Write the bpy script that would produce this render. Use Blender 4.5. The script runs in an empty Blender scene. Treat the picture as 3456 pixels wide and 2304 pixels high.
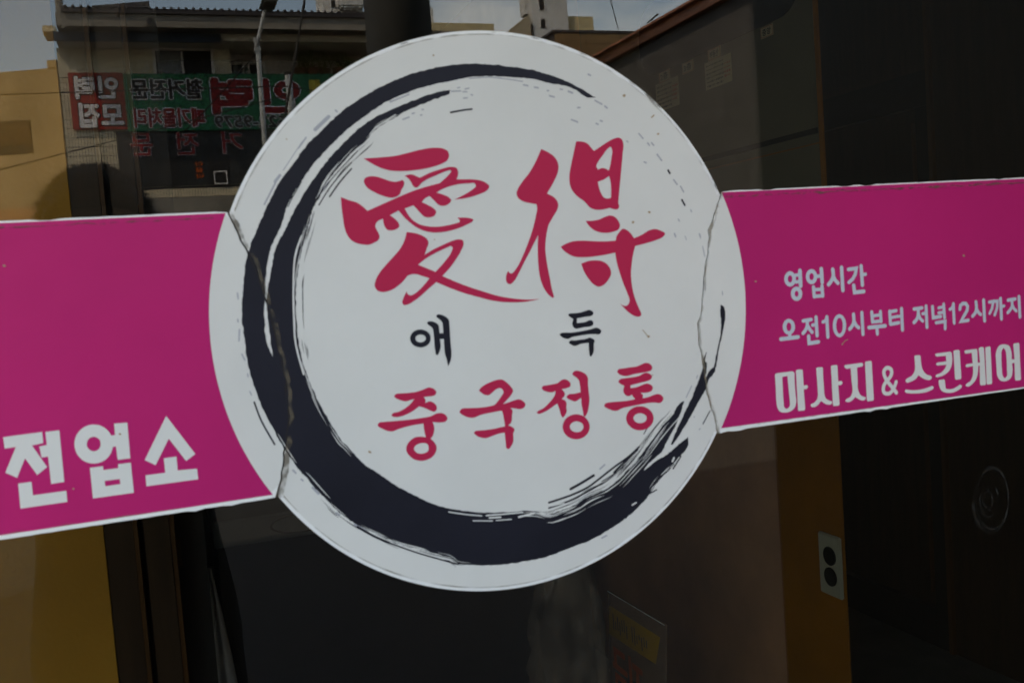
import bpy, bmesh, math, random
from mathutils import Vector, Matrix, geometry, noise
R = math.radians
random.seed(7)
SC = bpy.context.scene
COL = SC.collection

# ---------------------------------------------------------------- camera
CAM = Vector((-0.2413, -0.6982, 1.300))
right = Vector((0.93867, -0.33731, -0.07155))
up = Vector((0.08979, 0.03875, 0.99521))
back = Vector((-0.33292, -0.94060, 0.06666))
cd = bpy.data.cameras.new('camera')
cam = bpy.data.objects.new('camera', cd)
COL.objects.link(cam)
M = Matrix.Identity(4)
for i, v in enumerate((right, up, back)):
    v.normalize()
    for j in range(3):
        M[j][i] = v[j]
M.translation = CAM
cam.matrix_world = M
cd.sensor_width = 36.0
cd.lens = 36.0 * 3301.8 / 3456.0
cd.clip_start = 0.01
cd.clip_end = 800.0
cd.dof.use_dof = True
cd.dof.focus_distance = 5.0
cd.dof.aperture_fstop = 22.0
SC.camera = cam

# ---------------------------------------------------------------- sky, sun, exposure
SUN = Vector((-0.50, 0.36, 0.79)).normalized()          # direction towards the sun
elev = math.asin(SUN.z)
world = bpy.data.worlds.new('World')
SC.world = world
world.use_nodes = True
nt = world.node_tree
nt.nodes.clear()
sky = nt.nodes.new('ShaderNodeTexSky')
sky.sky_type = 'NISHITA'
sky.sun_disc = False
sky.sun_elevation = elev
sky.sun_rotation = math.atan2(SUN.x, SUN.y)
sky.air_density = 1.0
sky.dust_density = 1.0
sky.ozone_density = 2.0
tc = nt.nodes.new('ShaderNodeTexCoord')
mp = nt.nodes.new('ShaderNodeMapping')
mp.inputs['Scale'].default_value = (1.6, 1.6, 5.0)
nz = nt.nodes.new('ShaderNodeTexNoise')
nz.inputs['Scale'].default_value = 1.7
nz.inputs['Detail'].default_value = 7
nz.inputs['Roughness'].default_value = 0.6
rp = nt.nodes.new('ShaderNodeValToRGB')
rp.color_ramp.elements[0].position = 0.50
rp.color_ramp.elements[0].color = (0, 0, 0, 1)
rp.color_ramp.elements[1].position = 0.86
rp.color_ramp.elements[1].color = (0.8, 0.8, 0.8, 1)
mx = nt.nodes.new('ShaderNodeMixRGB')
mx.inputs[2].default_value = (9.0, 9.3, 9.8, 1)            # thin high cloud
bg = nt.nodes.new('ShaderNodeBackground')
bg.inputs['Strength'].default_value = 0.15
wo = nt.nodes.new('ShaderNodeOutputWorld')
L = nt.links.new
L(tc.outputs['Generated'], mp.inputs['Vector'])
L(mp.outputs['Vector'], nz.inputs['Vector'])
L(nz.outputs['Fac'], rp.inputs['Fac'])
L(rp.outputs['Color'], mx.inputs['Fac'])
L(sky.outputs['Color'], mx.inputs[1])
L(mx.outputs['Color'], bg.inputs['Color'])
L(bg.outputs['Background'], wo.inputs['Surface'])
sl = bpy.data.lights.new('sun', 'SUN')
sl.energy = 2.0
sl.angle = R(0.5)
sl.color = (1.0, 0.95, 0.88)
sun = bpy.data.objects.new('sun', sl)
sun.rotation_euler = (-SUN).to_track_quat('-Z', 'Y').to_euler()
sun.location = (0, 0, 30)
COL.objects.link(sun)
SC.view_settings.view_transform = 'Standard'
SC.view_settings.look = 'None'
SC.view_settings.gamma = 1.0
SC.view_settings.use_curve_mapping = False
SC.view_settings.exposure = 2.72
SC.view_settings.use_white_balance = True
SC.view_settings.white_balance_temperature = 8800
SC.view_settings.white_balance_tint = 10
SC.cycles.max_bounces = 10
SC.cycles.transparent_max_bounces = 16
SC.cycles.glossy_bounces = 4
SC.cycles.diffuse_bounces = 5
SC.cycles.sample_clamp_indirect = 6.0
SC.cycles.caustics_reflective = False

GLYPHS = {
 'ae_hanja': [
  ('P',[(-96.7,118.8,1),(-84.3,119.3),(-73.2,120.1),(-64.6,121.8),(-53.1,124.2),(-44.5,125.1),(-37.6,124.4),(-34.1,122.4),(-33.3,119.3),(-34.8,116),(-39.7,113.4),(-48.5,110.9),(-60,109.4),(-69.6,109),(-78.5,109.8),(-84.9,111.8),(-91.3,115.2)]),
  ('P',[(-97.9,102.8),(-96.8,104.9),(-93.7,106),(-88.7,105.7),(-83.4,103.9),(-78.5,102.1),(-74.7,101.5),(-71.8,102.1),(-69.8,102.7,1),(-68.6,101.2),(-69,98.8),(-71.2,95.6,1),(-72.6,92.6),(-75.5,90.8),(-78.9,90.3),(-84.4,91.7),(-90.8,94.7),(-95.4,97.8),(-97.4,100.6)]),
  ('P',[(-67.9,105.6,1),(-64.2,106.4),(-61.4,106.1),(-59.2,105),(-56.7,103.8,1),(-48.8,107.1),(-40,109.6),(-31.8,110.9),(-28.4,110),(-27.4,107.5),(-27.9,104.2),(-29.1,101.7,1),(-23.2,101.5),(-14.4,101),(-8,99.3),(-4.3,96.7),(-4.2,95),(-6.1,92.8),(-12.3,90.2),(-20.7,88.1),(-31.9,86.9,1),(-24.1,90.2),(-17.9,93.5),(-14.4,96.5),(-15.2,98.2),(-19.9,98.5),(-27,98.2),(-35.2,96.7),(-41.2,94.7),(-45.1,92.7,1),(-39.7,90.8),(-35.8,88.7),(-34.3,86.7),(-36.2,84.3),(-40.4,82.8),(-43.8,83.5),(-47,86.7),(-50.4,90.4,1),(-53.6,89.1),(-56.7,86.2,1),(-51.8,83.6),(-48,81.2),(-46.4,78.9),(-47.8,76.2),(-51.9,74.9),(-55.3,75.5),(-58.5,78.6),(-61.1,81.8),(-63.1,84.2,1),(-66.6,83.1),(-69.8,82.2,1),(-67.6,77.7),(-64,73.1),(-59.2,70.1),(-53.6,68.5),(-47.3,67.8),(-40.4,68.2),(-33.9,69.2),(-29.1,70.3,1),(-29,71.7),(-30.6,73.7,1),(-25.4,73.5),(-20.7,72.7),(-18.3,71.5),(-19.8,69.9),(-25.9,67.4),(-34.2,65),(-42.5,63.8),(-49.4,63.8),(-56.1,65.3),(-62.7,68.7),(-68,73.3),(-72.1,77.9),(-74.4,81,1),(-77.6,79.5),(-81.1,77.8,1),(-77.4,74.9),(-75.1,71.8),(-74.7,69.8),(-76.5,68),(-80.8,67),(-83.6,67.5),(-85.3,69.8),(-86.2,73.1),(-86.2,75.6,1),(-89.7,74.4),(-91.8,72.3),(-92.3,70.2),(-91.3,67.4),(-90.2,64.9),(-89.8,63),(-91.4,60.3),(-94.2,58.9),(-97.6,57.7),(-102,58),(-106.8,59.3),(-110.9,62.2),(-113.3,66.4),(-114.5,71.3),(-115,77.7),(-115.3,84.2),(-115.3,92.2,1),(-109.7,89.8),(-103.9,87.7),(-100.8,85.4),(-97,81.7,1),(-89.4,84.6),(-80.2,88.1),(-69.8,92),(-59.4,95.4),(-49.5,97.8),(-42.2,99.3,1),(-38.2,102.3),(-34.5,105.5),(-32.6,108),(-33.7,108.7),(-37.8,107.6),(-44.9,105),(-52,102.3),(-56.2,99.7),(-58.7,97.3),(-60.1,96.8),(-61.8,97.7),(-63.5,101),(-65.5,103.8)]),
  ('P',[(-69.6,65.2,1),(-64.1,64.2),(-58,61.8),(-54.8,59.1),(-54,56.6),(-55.3,53.3),(-57.7,47.9,1),(-50.8,51.4),(-41.9,54.8),(-34.7,57.2),(-30,57.7),(-27.7,56.8),(-27.3,54.5),(-29.5,49.6),(-34.1,43.2),(-39.8,36.8),(-45.5,31.7,1),(-38.2,28),(-26.9,22.8),(-15.4,18.3),(-3.7,14),(8.2,11.1),(20.3,9.3),(30.2,9.1,1),(23.3,8.2),(14.1,7.9),(5,8.5),(-7,10.5),(-18.7,14.2),(-30.2,18.2),(-40.4,22.6),(-50.4,27.6,1),(-55.9,23.7),(-62.6,18.6),(-68.6,14.9),(-73.3,12.8),(-75.9,12.7),(-77,14.2),(-76.1,17.2),(-73.1,22.5,1),(-72.4,20.2),(-70.5,19.3),(-67.6,20.1),(-63.4,22.9),(-59.1,26.7),(-55.3,30.7,1),(-60.9,32.9),(-64.8,34.3),(-68.1,34.6),(-71.6,33.7,1),(-75.3,29.8),(-80.1,26.3),(-85.3,23.9),(-91,23.3),(-94.7,24.8),(-96.2,28),(-95.3,31.7),(-92.1,36.9),(-87.2,42.1),(-80.6,48.2),(-75.1,53.9),(-71.5,59.8)],[(-63.1,41.1,1),(-57.1,45.1),(-51.1,48.1),(-43.9,51),(-37.4,53.3),(-36,52.2),(-37.1,48.9),(-42.3,42.6),(-50.4,35,1),(-56.5,37.9)]),
 ],
 'deuk_hanja': [
  ('P',[(39.8,122.2,1),(45.5,119.4),(49.7,116.4),(52.2,112.6),(53,108.8),(52.2,104.8),(49,98.6),(42,88.5,1),(46.8,86),(49.4,83.3),(50.6,79.8),(49.5,76.1),(46.3,71.7),(41.5,65,1),(39.8,59.9),(38.5,54.2),(37.5,47.3),(37.7,39.2),(38.4,32.2),(39.6,23.4),(40.6,15.8),(41.9,9.9),(41.1,9.1),(38.7,10.7),(35.2,15.1),(32.6,21),(31.2,28.1),(30.9,36.2),(31.1,44.2),(31.8,52.8),(32.5,57.7,1),(29.4,53),(24.5,45.2),(18.9,36.9),(14.1,29.2),(10,23.8),(7.1,22),(4.7,23),(4,26.2),(4.6,29.3),(6.2,32.1,1),(7.1,30.5),(8.6,29.9),(10.5,30.9),(14.5,35.5),(19.5,43.8),(23.8,52.1),(27.4,59.9),(30.5,68.4),(32.6,75.2),(33.1,77.4),(32.8,80.9,1),(27.3,82),(21.9,83.6),(18.1,86.6),(17.3,89.5),(18.6,92.9),(22.3,97.8),(29,105),(34.5,112.8),(38.1,119)]),
  ('P',[(69,127.3,1),(73.8,127),(78.2,125.5),(80.5,123.1),(83.4,119.6,1),(88.9,122.6),(95.6,126.3),(101.7,128.8),(105.6,129.3),(108.1,127.8),(109.1,124.2),(108.1,117.8),(106.4,107.8),(104.7,97.9),(103,88.5),(101.4,79.1),(101.9,75.6),(100.4,74.1),(97.1,74.3),(93.9,75.4,1),(87.3,74.4),(81.5,74.6),(77.1,76.4),(73.6,80.3),(71.8,82.2,1),(68.1,84.6),(64.6,87.9),(62,92.4),(61.2,97.6),(61.5,101.7),(63.6,109.7),(66.2,118.3)],[(97.9,122.4),(99.1,119.8),(98,113.9),(96.6,108.1),(95,104.2,1),(92.8,105.6),(89.6,106.3),(85.7,105.2,1),(84.6,107.9),(86.1,110.8),(91,116.5),(95.2,121)],[(95,100,1),(96,95.2),(96,88.8),(95.5,83.2,1),(92.5,82.6),(89.3,83.7),(87,87.4),(85.7,91.5),(85,95.9,1),(90.3,97.5)]),
  ('P',[(72.6,66.3,1),(78.3,66.1),(83.5,66.7),(88.9,68.5),(93.5,69.5),(97.3,68.4),(100.4,65),(101.6,61.4),(100.3,58.5),(95.9,56.9),(87.3,56.3),(81.6,57.7),(77.3,60.3),(74.9,62.7)]),
  ('P',[(50.2,47.6,1),(55.4,49.9),(61.2,51.2),(69.5,51.2),(80.4,50.1),(90.1,49.6),(97.2,49.7,1),(97.9,52.7),(100,55.5),(104.2,58.6),(107.7,57.2),(110.2,55),(113.1,50.7,1),(120.1,53),(127,56.2),(132.5,56.9),(137.1,55.4),(140.9,52.8),(138.8,50.5),(133.2,48.4),(123,46.2),(113.8,44.6,1),(111.8,39.4),(109.9,31.8),(108.5,22.9),(108.7,13.9),(109.8,6.6),(112.3,-1.3),(115.4,-8.8),(114.8,-10.6),(112.2,-11.1),(108.3,-9.8),(103.3,-6),(100.2,-2.8),(97.4,0.4,1),(100.3,-1.5),(102.9,-1.8),(105,-0.2),(105.8,2.1),(104.3,8.2),(101.5,15.6),(98.8,24.7),(96.8,33.2),(96,40.4,1),(89.4,39.6),(79.6,38.7),(68.6,38.5),(61,39.5),(56.1,41.9),(52.5,44.7)]),
  ('P',[(66.5,33.6,1),(71.6,35.1),(78.1,35.5),(84.5,34.3),(88.8,31.3),(91.1,27),(91.2,24.1),(88.6,19.8),(84.5,16.2),(80.1,14.9),(76.1,16.8),(71.3,22.4),(68.2,27.9)]),
 ],
 'ae': [
  ('P',[(-57.9,-13.3),(-58.6,-15.8),(-60.5,-17.8),(-63.1,-19),(-66.1,-19.2),(-69,-18.4),(-71.4,-16.8),(-72.9,-14.5),(-73.3,-11.9),(-72.5,-9.5),(-70.7,-7.5),(-68.1,-6.3),(-65.1,-6),(-62.2,-6.8),(-59.8,-8.4),(-58.2,-10.7)],[(-61.6,-13),(-61.9,-14),(-62.9,-14.9),(-64.2,-15.4),(-65.7,-15.5),(-67.2,-15.1),(-68.4,-14.4),(-69.1,-13.4),(-69.3,-12.3),(-69,-11.2),(-68,-10.4),(-66.7,-9.8),(-65.2,-9.8),(-63.8,-10.1),(-62.5,-10.8),(-61.8,-11.8)]),
  ('P',[(-59.9,-1.9,1),(-59,-1),(-57,-0.7),(-54.7,-1.3),(-52.2,-2.8),(-51.2,-4),(-50.9,-6.3),(-50.9,-10.1,1),(-48,-10.3,1),(-47.9,-6.5),(-48,-2.6,1),(-49.2,-0.8),(-52.4,2.2,1),(-51.7,3.6),(-49.4,3.7),(-46.9,2.6),(-44.4,1),(-43.1,-0.8),(-42.9,-4.2),(-43,-12.6),(-43,-19.6),(-43,-26.1),(-43.6,-29.4),(-44.7,-32.2),(-46.2,-34.6),(-46.6,-32.5),(-46.8,-30),(-47.7,-26.8),(-48,-22),(-47.9,-14.5,1),(-51,-14.4,1),(-50.8,-17.5),(-50.8,-20),(-51.8,-23),(-53.2,-25.7),(-54.1,-26),(-54.9,-25),(-55.3,-19.9),(-55.3,-12.9),(-55.5,-7,1),(-56.5,-5.2),(-58.6,-3.4)]),
 ],
 'deuk': [
  ('P',[(52.7,-5.3,1),(53.2,-4.2),(55.1,-4),(59.6,-4.1),(64.1,-3.7),(68,-2.9),(70.6,-2.5),(72.8,-3.5),(74,-5.1),(73.4,-6.5),(71.6,-7.3),(67.4,-7.5),(63.2,-7.9),(59.7,-8.2,1),(59.5,-11.9,1),(63.2,-11.8),(67.1,-11.5),(69.1,-10.8),(71,-10.5),(72.9,-11.5),(73.4,-13.2),(72.7,-14.6),(70.7,-15.3),(65.2,-15.5),(61,-16),(58.1,-16),(56.3,-14.6),(55.5,-12.4),(56.1,-10.1),(56.6,-8.3,1),(54.6,-7.1)]),
  ('P',[(44.3,-19.4,1),(45.5,-18.5),(48.1,-18.3),(53.7,-18.8),(60.1,-18.6),(66.6,-18.1),(71.5,-17.5),(75.8,-16.8),(78,-17.7),(79.6,-19.5),(79.4,-20.7),(77.6,-22.2),(75.1,-21.8),(71.2,-21.4),(64.7,-21.5),(58.9,-21.9),(54.4,-22.3),(51.8,-23.3),(49.9,-23.2),(47.4,-22.3),(45.6,-21)]),
  ('P',[(51.6,-26.2),(53,-24.9),(56.8,-25.1),(61.3,-24.9),(66.1,-24.7),(69.4,-23.9,1),(71.6,-24.9),(73.6,-27),(72.6,-28.7,1),(72.4,-32.3),(72.1,-34.6),(71.1,-36.9),(69.1,-38.8),(68.4,-37.8),(68.1,-33.6),(68.3,-27.9,1),(64.6,-28),(61,-28.3),(57.4,-29.3),(55.8,-29.3),(53.4,-28)]),
 ],
 'jung': [
  ('P',[(-88.5,-52.8),(-87.1,-51.3),(-83.8,-51.2),(-77.2,-51.5),(-71,-51.2),(-66.3,-50.2),(-62.1,-49.1),(-58.6,-50.5),(-56.8,-53),(-57.9,-55.1),(-60,-55.7),(-66.5,-55.7,1),(-65.4,-58.1),(-65.8,-60.3,1),(-62.4,-59.4),(-59.4,-60.8),(-57.5,-63.5),(-57.4,-65.6),(-59.4,-67.4),(-61.4,-66.7),(-65.9,-64.1),(-70.6,-62.1,1),(-74.7,-64.6),(-79.5,-66.6),(-85.2,-68),(-89.7,-67.7),(-91.6,-66.5),(-90.5,-65.1),(-86.4,-64.5),(-82.2,-63),(-78,-60.5),(-73.5,-56.4,1),(-76.6,-56.8),(-80,-57.4),(-84.2,-56),(-87.1,-54.4)]),
  ('P',[(-102.3,-72.2),(-101.1,-70.7),(-97.6,-70.5),(-87,-70.9),(-76.8,-71.1),(-68.5,-70.9),(-62.2,-70.4),(-58,-69),(-53.8,-69.1),(-50.8,-71.2),(-49.8,-73.6),(-51.7,-75.7),(-54.8,-75.9),(-61.5,-74.8,1),(-60.7,-76.9),(-60.8,-82),(-61.8,-84.7),(-63.8,-87,1),(-61.2,-90.1),(-59.8,-93.8),(-60.7,-97.3),(-63.6,-100.5),(-67.9,-102.2),(-72.6,-102.3),(-77.1,-100.7),(-80.9,-97.2),(-82.7,-92.9),(-82.1,-90),(-79.6,-86.8),(-75.8,-84.7),(-71.7,-84.5),(-67.3,-85.5,1),(-68,-81.1),(-68.4,-75.2,1),(-74.5,-75.3),(-81.3,-76),(-87.5,-77),(-92.1,-78.1),(-95.1,-77.4),(-99,-75.3)],[(-77,-92.9),(-75.8,-90.8),(-73.1,-89.6),(-69.5,-89.4),(-66.5,-90.7),(-65.7,-93.6),(-66.6,-96),(-69,-97),(-72.2,-97.1),(-75.2,-95.9)]),
 ],
 'guk': [
  ('P',[(-23.8,-55.7),(-22.9,-54.3),(-20,-52.3),(-13.9,-50.1),(-8.9,-49),(-5.1,-49.1),(-2,-51.3),(1.5,-55.1),(3.2,-58.4),(1.6,-61.3),(-1.9,-64.6),(-5.7,-67.8,1),(-1,-67),(3.5,-66),(7.4,-65.6),(10.6,-67.3),(12.3,-70.1),(11,-72.3),(8.5,-73.1),(4.1,-72.2),(0,-71.3,1),(1.5,-73.3),(0.9,-77.4),(0.4,-81),(-1.2,-83.5),(-2.9,-84.3,1),(0.3,-86),(2.1,-88),(0.7,-91,1),(0.7,-95.2),(0.2,-97.8),(-1.4,-100.2),(-3.7,-102.3),(-5.1,-101.8),(-5.6,-98.1),(-5.8,-93.9),(-5.9,-89.4,1),(-10.4,-89.7),(-16,-90.8),(-20.9,-91.8),(-24.7,-91),(-28.3,-89),(-30.1,-86.7),(-28.5,-85.4),(-22.6,-85.7),(-15.6,-85.7),(-5.2,-84.8,1),(-5.6,-79.8),(-6.1,-75.6),(-6.8,-72.6,1),(-14.6,-73),(-24.4,-74),(-29.9,-75.4),(-33.1,-74.8),(-37.2,-72.8),(-40.1,-69.6),(-38.4,-67.8),(-33.1,-67.8),(-24,-68.4),(-15.9,-68.2),(-12.6,-67.7),(-9.7,-65.3),(-6.7,-62),(-4.5,-58.6),(-5.7,-56.1),(-7.5,-55.4),(-10,-55.9),(-13.5,-58.1),(-16.3,-59.8),(-19,-59.4)]),
 ],
 'jeong': [
  ('P',[(26.6,-59.2),(27.6,-57.7),(31.1,-57.4),(35.7,-57.1),(40.3,-56.4),(42.9,-54.8),(46,-54.2),(49,-55.7),(50.8,-58.3),(50.2,-60.1),(47,-61.2),(42.9,-61.6,1),(44.8,-63.8),(45.4,-65.7),(44.5,-67.5),(42.4,-69.2,1),(45.3,-70.9),(46.2,-72.9),(45.8,-76.2),(46,-78.6),(44.5,-81.7),(42.3,-83.6),(41.2,-82),(40.2,-77.9),(38.6,-72.1,1),(34.4,-74.4),(30.2,-76.5),(25.6,-78.1),(22.3,-78.4),(21.1,-77.4),(22.7,-76.1),(26.3,-74.9),(30.5,-72.1),(34.8,-68.3),(37.1,-65.3),(37.8,-62.5,1),(34.2,-63.2),(30.8,-62.3),(27.9,-60.8)]),
  ('P',[(52.8,-50.7),(54.3,-48.9),(57.2,-48.7),(60.7,-50),(64.1,-52.3),(65.4,-54.5),(65.3,-60.3),(65.6,-67.4),(65.7,-72.2),(64.5,-78.3),(62.6,-83.3),(60.9,-85),(59.9,-84.5),(59.5,-80.1),(58.8,-75.3),(58.8,-70,1),(56.5,-71.2),(53.4,-72.3),(50.4,-71),(47.5,-69.3),(46.6,-68),(48.2,-66.5),(53.3,-66.3),(58.7,-65.7,1),(58.6,-61),(58.1,-56.6,1),(56.2,-54.1)]),
  ('P',[(64.4,-93.5),(63.2,-97.1),(60.5,-100),(56.6,-101.6),(52.2,-101.8),(47.9,-100.5),(44.4,-98),(42.2,-94.5),(41.6,-90.8),(42.8,-87.2),(45.4,-84.3),(49.3,-82.7),(53.7,-82.4),(58,-83.7),(61.5,-86.2),(63.8,-89.7)],[(59.1,-92.9),(58.6,-94.4),(57.2,-95.7),(55.3,-96.4),(53,-96.4),(50.9,-95.8),(49.1,-94.7),(47.9,-93.1),(47.6,-91.5),(48.2,-89.9),(49.5,-88.7),(51.4,-88),(53.7,-87.9),(55.8,-88.5),(57.7,-89.6),(58.8,-91.2)]),
 ],
 'tong': [
  ('P',[(91.1,-52.9),(92.4,-51.2),(96.2,-50.9),(102.6,-50.6),(109,-50.4),(112.8,-49.2),(116.7,-48.4),(119.9,-49.4),(122.1,-52.3),(121.1,-54.7),(118.3,-55.5),(111.3,-55.9),(104.3,-56.4),(100,-57.1),(96.3,-56.7),(92.7,-54.9)]),
  ('P',[(91.6,-60.8),(92.9,-59.3),(97.7,-58.8),(105.2,-58.6),(110.6,-58),(113.9,-56.6),(116.7,-56.3),(119.8,-57.7),(121.4,-59.8),(120.1,-61.9),(116.7,-63),(110.8,-63.6),(101.8,-64.8,1),(101.9,-67.2,1),(107.8,-66.8),(112.2,-65.7),(116.1,-64.9),(119.2,-65.9),(121.5,-68.6),(120.5,-70.9),(117.2,-72),(110.2,-71.7,1),(112.2,-73.5),(111.8,-76.3,1),(116.9,-75.9),(121.3,-74.9),(125.2,-74.3),(128.4,-75.5),(130.4,-78.4),(129.4,-80.5),(126.9,-81.7),(123.1,-81),(116.6,-80.5),(107.9,-81),(99.3,-81.5),(92.9,-82.2),(88.5,-83.6),(85.4,-83.1),(81.3,-81.2),(77.9,-78.4),(79.2,-76.8),(82.7,-76.4),(91.1,-76.6),(99.1,-76.8),(105.5,-76.2,1),(103.3,-73.7),(102.7,-72.2,1),(101,-73),(98.3,-72.9),(96.3,-71.2),(95.4,-68.7),(96.5,-64.5,1),(93.7,-63)]),
  ('P',[(120.5,-93.3),(119.3,-96.9),(116.4,-99.7),(112.4,-101.3),(107.7,-101.5),(103.1,-100.2),(99.4,-97.6),(97,-94.3),(96.3,-90.5),(97.5,-87),(100.3,-84.2),(104.3,-82.6),(109,-82.4),(113.6,-83.6),(117.4,-86.2),(119.8,-89.6)],[(114.4,-92.6),(113.8,-94.1),(112.5,-95.2),(110.5,-95.8),(108.2,-95.9),(106,-95.3),(104.2,-94.2),(103,-92.8),(102.6,-91.2),(103.2,-89.7),(104.5,-88.6),(106.5,-88),(108.8,-87.9),(111,-88.5),(112.9,-89.6),(114.1,-91)]),
 ],
 'jeon_left': [
  ('P',[(-344.1,-51.2,1),(-321.3,-50.6,1),(-321.3,-57.9,1),(-328,-58.6,1),(-320.5,-73.7,1),(-326.8,-78.1,1),(-332.8,-66.4,1),(-338.6,-78.4,1),(-345,-74.1,1),(-337.4,-58.4,1),(-343.9,-58.6,1)]),
  ('P',[(-319.4,-50.8,1),(-311.1,-50.7,1),(-311.3,-84.8,1),(-319.2,-85.1,1),(-319.3,-67,1),(-323.2,-67.2,1),(-323.8,-59.8,1),(-319.4,-59.4,1)]),
  ('P',[(-338.3,-82.1,1),(-330.5,-82,1),(-330.5,-90.9,1),(-310.7,-90.7,1),(-310.7,-98.1,1),(-338.5,-98.5,1)]),
 ],
 'eop_left': [
  ('P',[(-279.7,-63.8),(-280.4,-67.1),(-281.9,-70),(-284,-72.5),(-286.6,-74.2),(-289.6,-75.1),(-292.6,-75.2),(-295.6,-74.3),(-298.3,-72.7),(-300.5,-70.3),(-302.1,-67.4),(-302.9,-64.2),(-303,-60.8),(-302.3,-57.6),(-300.9,-54.6),(-298.8,-52.2),(-296.2,-50.5),(-293.3,-49.5),(-290.2,-49.5),(-287.3,-50.2),(-284.5,-51.9),(-282.3,-54.2),(-280.7,-57.1),(-279.8,-60.4)],[(-287.2,-62.8),(-287.7,-64.5),(-288.8,-66),(-290.2,-66.8),(-291.9,-67),(-293.4,-66.4),(-294.7,-65.2),(-295.5,-63.6),(-295.6,-61.7),(-295.1,-60),(-294.1,-58.5),(-292.6,-57.7),(-291,-57.5),(-289.4,-58.1),(-288.1,-59.3),(-287.4,-60.9)]),
  ('P',[(-277.9,-50.3,1),(-269.7,-50.6,1),(-270,-74.6,1),(-277.8,-74.7,1),(-278.1,-65.6,1),(-283.2,-65.7,1),(-283.3,-58,1),(-277.9,-57.9,1)]),
  ('P',[(-295.2,-77.6,1),(-287.2,-77.6,1),(-287.2,-80.2,1),(-278,-80.1,1),(-277.9,-77.5,1),(-270,-77.5,1),(-269.9,-97.9,1),(-295.2,-98.1,1)],[(-287.1,-87.5,1),(-277.8,-87.5,1),(-277.7,-90.9,1),(-287,-91.1,1)]),
 ],
 'so_left': [
  ('P',[(-245.1,-49,1),(-228.8,-77,1),(-235.1,-81.1,1),(-244.8,-64.5,1),(-254.7,-81.3,1),(-261.2,-77,1)]),
  ('P',[(-249.1,-77.3,1),(-241,-77.2,1),(-241.1,-86.7,1),(-228.6,-87.1,1),(-228.4,-94.5,1),(-261.7,-94.7,1),(-261.6,-87.2,1),(-249.1,-87.2,1)]),
 ],
 'yeong': [
  ('P',[(262.3,8.4),(261.7,6),(260.4,4),(258.4,2.7),(256.1,2.4),(254,3),(252.2,4.6),(251.1,6.7),(250.8,9.2),(251.4,11.6),(252.8,13.6),(254.7,14.9),(256.9,15.3),(259.1,14.6),(260.9,13.1),(262.1,10.9)],[(258.8,8.7),(258.4,7.2),(257.5,6.1),(256.4,5.8),(255.3,6.3),(254.5,7.4),(254.3,9),(254.7,10.5),(255.6,11.5),(256.7,11.8),(257.8,11.4),(258.6,10.2)]),
  ('P',[(267.9,-4.5),(267.3,-6.8),(266,-8.6),(264,-9.8),(261.8,-10.1),(259.7,-9.5),(257.9,-8),(256.8,-6),(256.5,-3.7),(257.1,-1.4),(258.4,0.5),(260.4,1.6),(262.6,1.9),(264.7,1.3),(266.5,-0.1),(267.6,-2.2)],[(264.1,-4.2),(263.7,-5.4),(263,-6.3),(262,-6.5),(261.1,-6.1),(260.5,-5.2),(260.4,-4),(260.7,-2.7),(261.4,-1.9),(262.4,-1.6),(263.3,-2),(263.9,-3)]),
  ('S',[3.7,(266.7,15.1),(266.7,2.3)]),
  ('S',[2.8,(261.7,11.6),(266.3,11.7)]),
  ('S',[2.8,(261.9,5.9),(266.4,5.9)]),
 ],
 'eop': [
  ('P',[(283.9,8.9),(283.3,6.5),(281.9,4.5),(280,3.2),(277.7,2.9),(275.6,3.6),(273.8,5.1),(272.7,7.2),(272.4,9.7),(273,12.1),(274.3,14),(276.3,15.3),(278.5,15.6),(280.7,15),(282.5,13.5),(283.6,11.3)],[(280.4,9.1),(280,7.7),(279.1,6.7),(278,6.4),(276.9,6.8),(276.1,8),(275.9,9.4),(276.3,10.9),(277.2,11.9),(278.3,12.2),(279.4,11.7),(280.2,10.6)]),
  ('S',[3.6,(288.4,15.2),(288.6,3.7)]),
  ('S',[3.1,(283.2,9.2),(287.6,9.2)]),
  ('S',[3.2,(279.5,0.5),(279.8,-7.9)]),
  ('S',[3.3,(288.1,0.6),(288.4,-7.8)]),
  ('S',[2.9,(279.9,-2),(287.9,-2.1)]),
  ('S',[3.1,(279.5,-7.6),(288.4,-7.6)]),
 ],
 'si': [
  ('S',[3.5,(300.1,14),(300.3,8.3),(298.1,4.4),(295,1.4)]),
  ('S',[3.3,(300.3,8.3),(302,4.8),(304.8,1.9)]),
  ('S',[3.6,(309.2,15),(309.4,-4.6)]),
 ],
 'gan': [
  ('S',[3.2,(316.2,12.9),(324.6,13.3),(323.1,8.1),(320.1,4.2),(316.1,1.8)]),
  ('S',[3.5,(329.7,15),(330.1,-1.5)]),
  ('S',[3.1,(330.4,7.4),(334,7.6)]),
  ('S',[3.5,(320.9,-1.1),(321.4,-7.3),(331.2,-7.1)]),
 ],
 'o': [
  ('P',[(258.9,-31.7),(258.3,-34.3),(256.8,-36.3),(254.8,-37.6),(252.4,-37.9),(250.1,-37.2),(248.2,-35.6),(247.1,-33.3),(246.8,-30.7),(247.4,-28.2),(248.8,-26.1),(250.9,-24.8),(253.2,-24.5),(255.5,-25.2),(257.4,-26.8),(258.6,-29.1)],[(255.2,-31.4),(254.8,-33.2),(253.8,-34.4),(252.6,-34.8),(251.4,-34.2),(250.7,-32.8),(250.5,-31),(250.9,-29.2),(251.8,-28),(253,-27.6),(254.2,-28.2),(255,-29.6)]),
  ('S',[3.1,(253.3,-37.3),(253.2,-40.1)]),
  ('S',[3.4,(244.3,-40.9),(261.6,-40.6)]),
 ],
 'jeon': [
  ('S',[3.1,(267.3,-27.4),(275.6,-27)]),
  ('S',[3.2,(271.3,-27.7),(271.3,-31.6),(269.4,-35.3),(266.6,-37.9)]),
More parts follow.
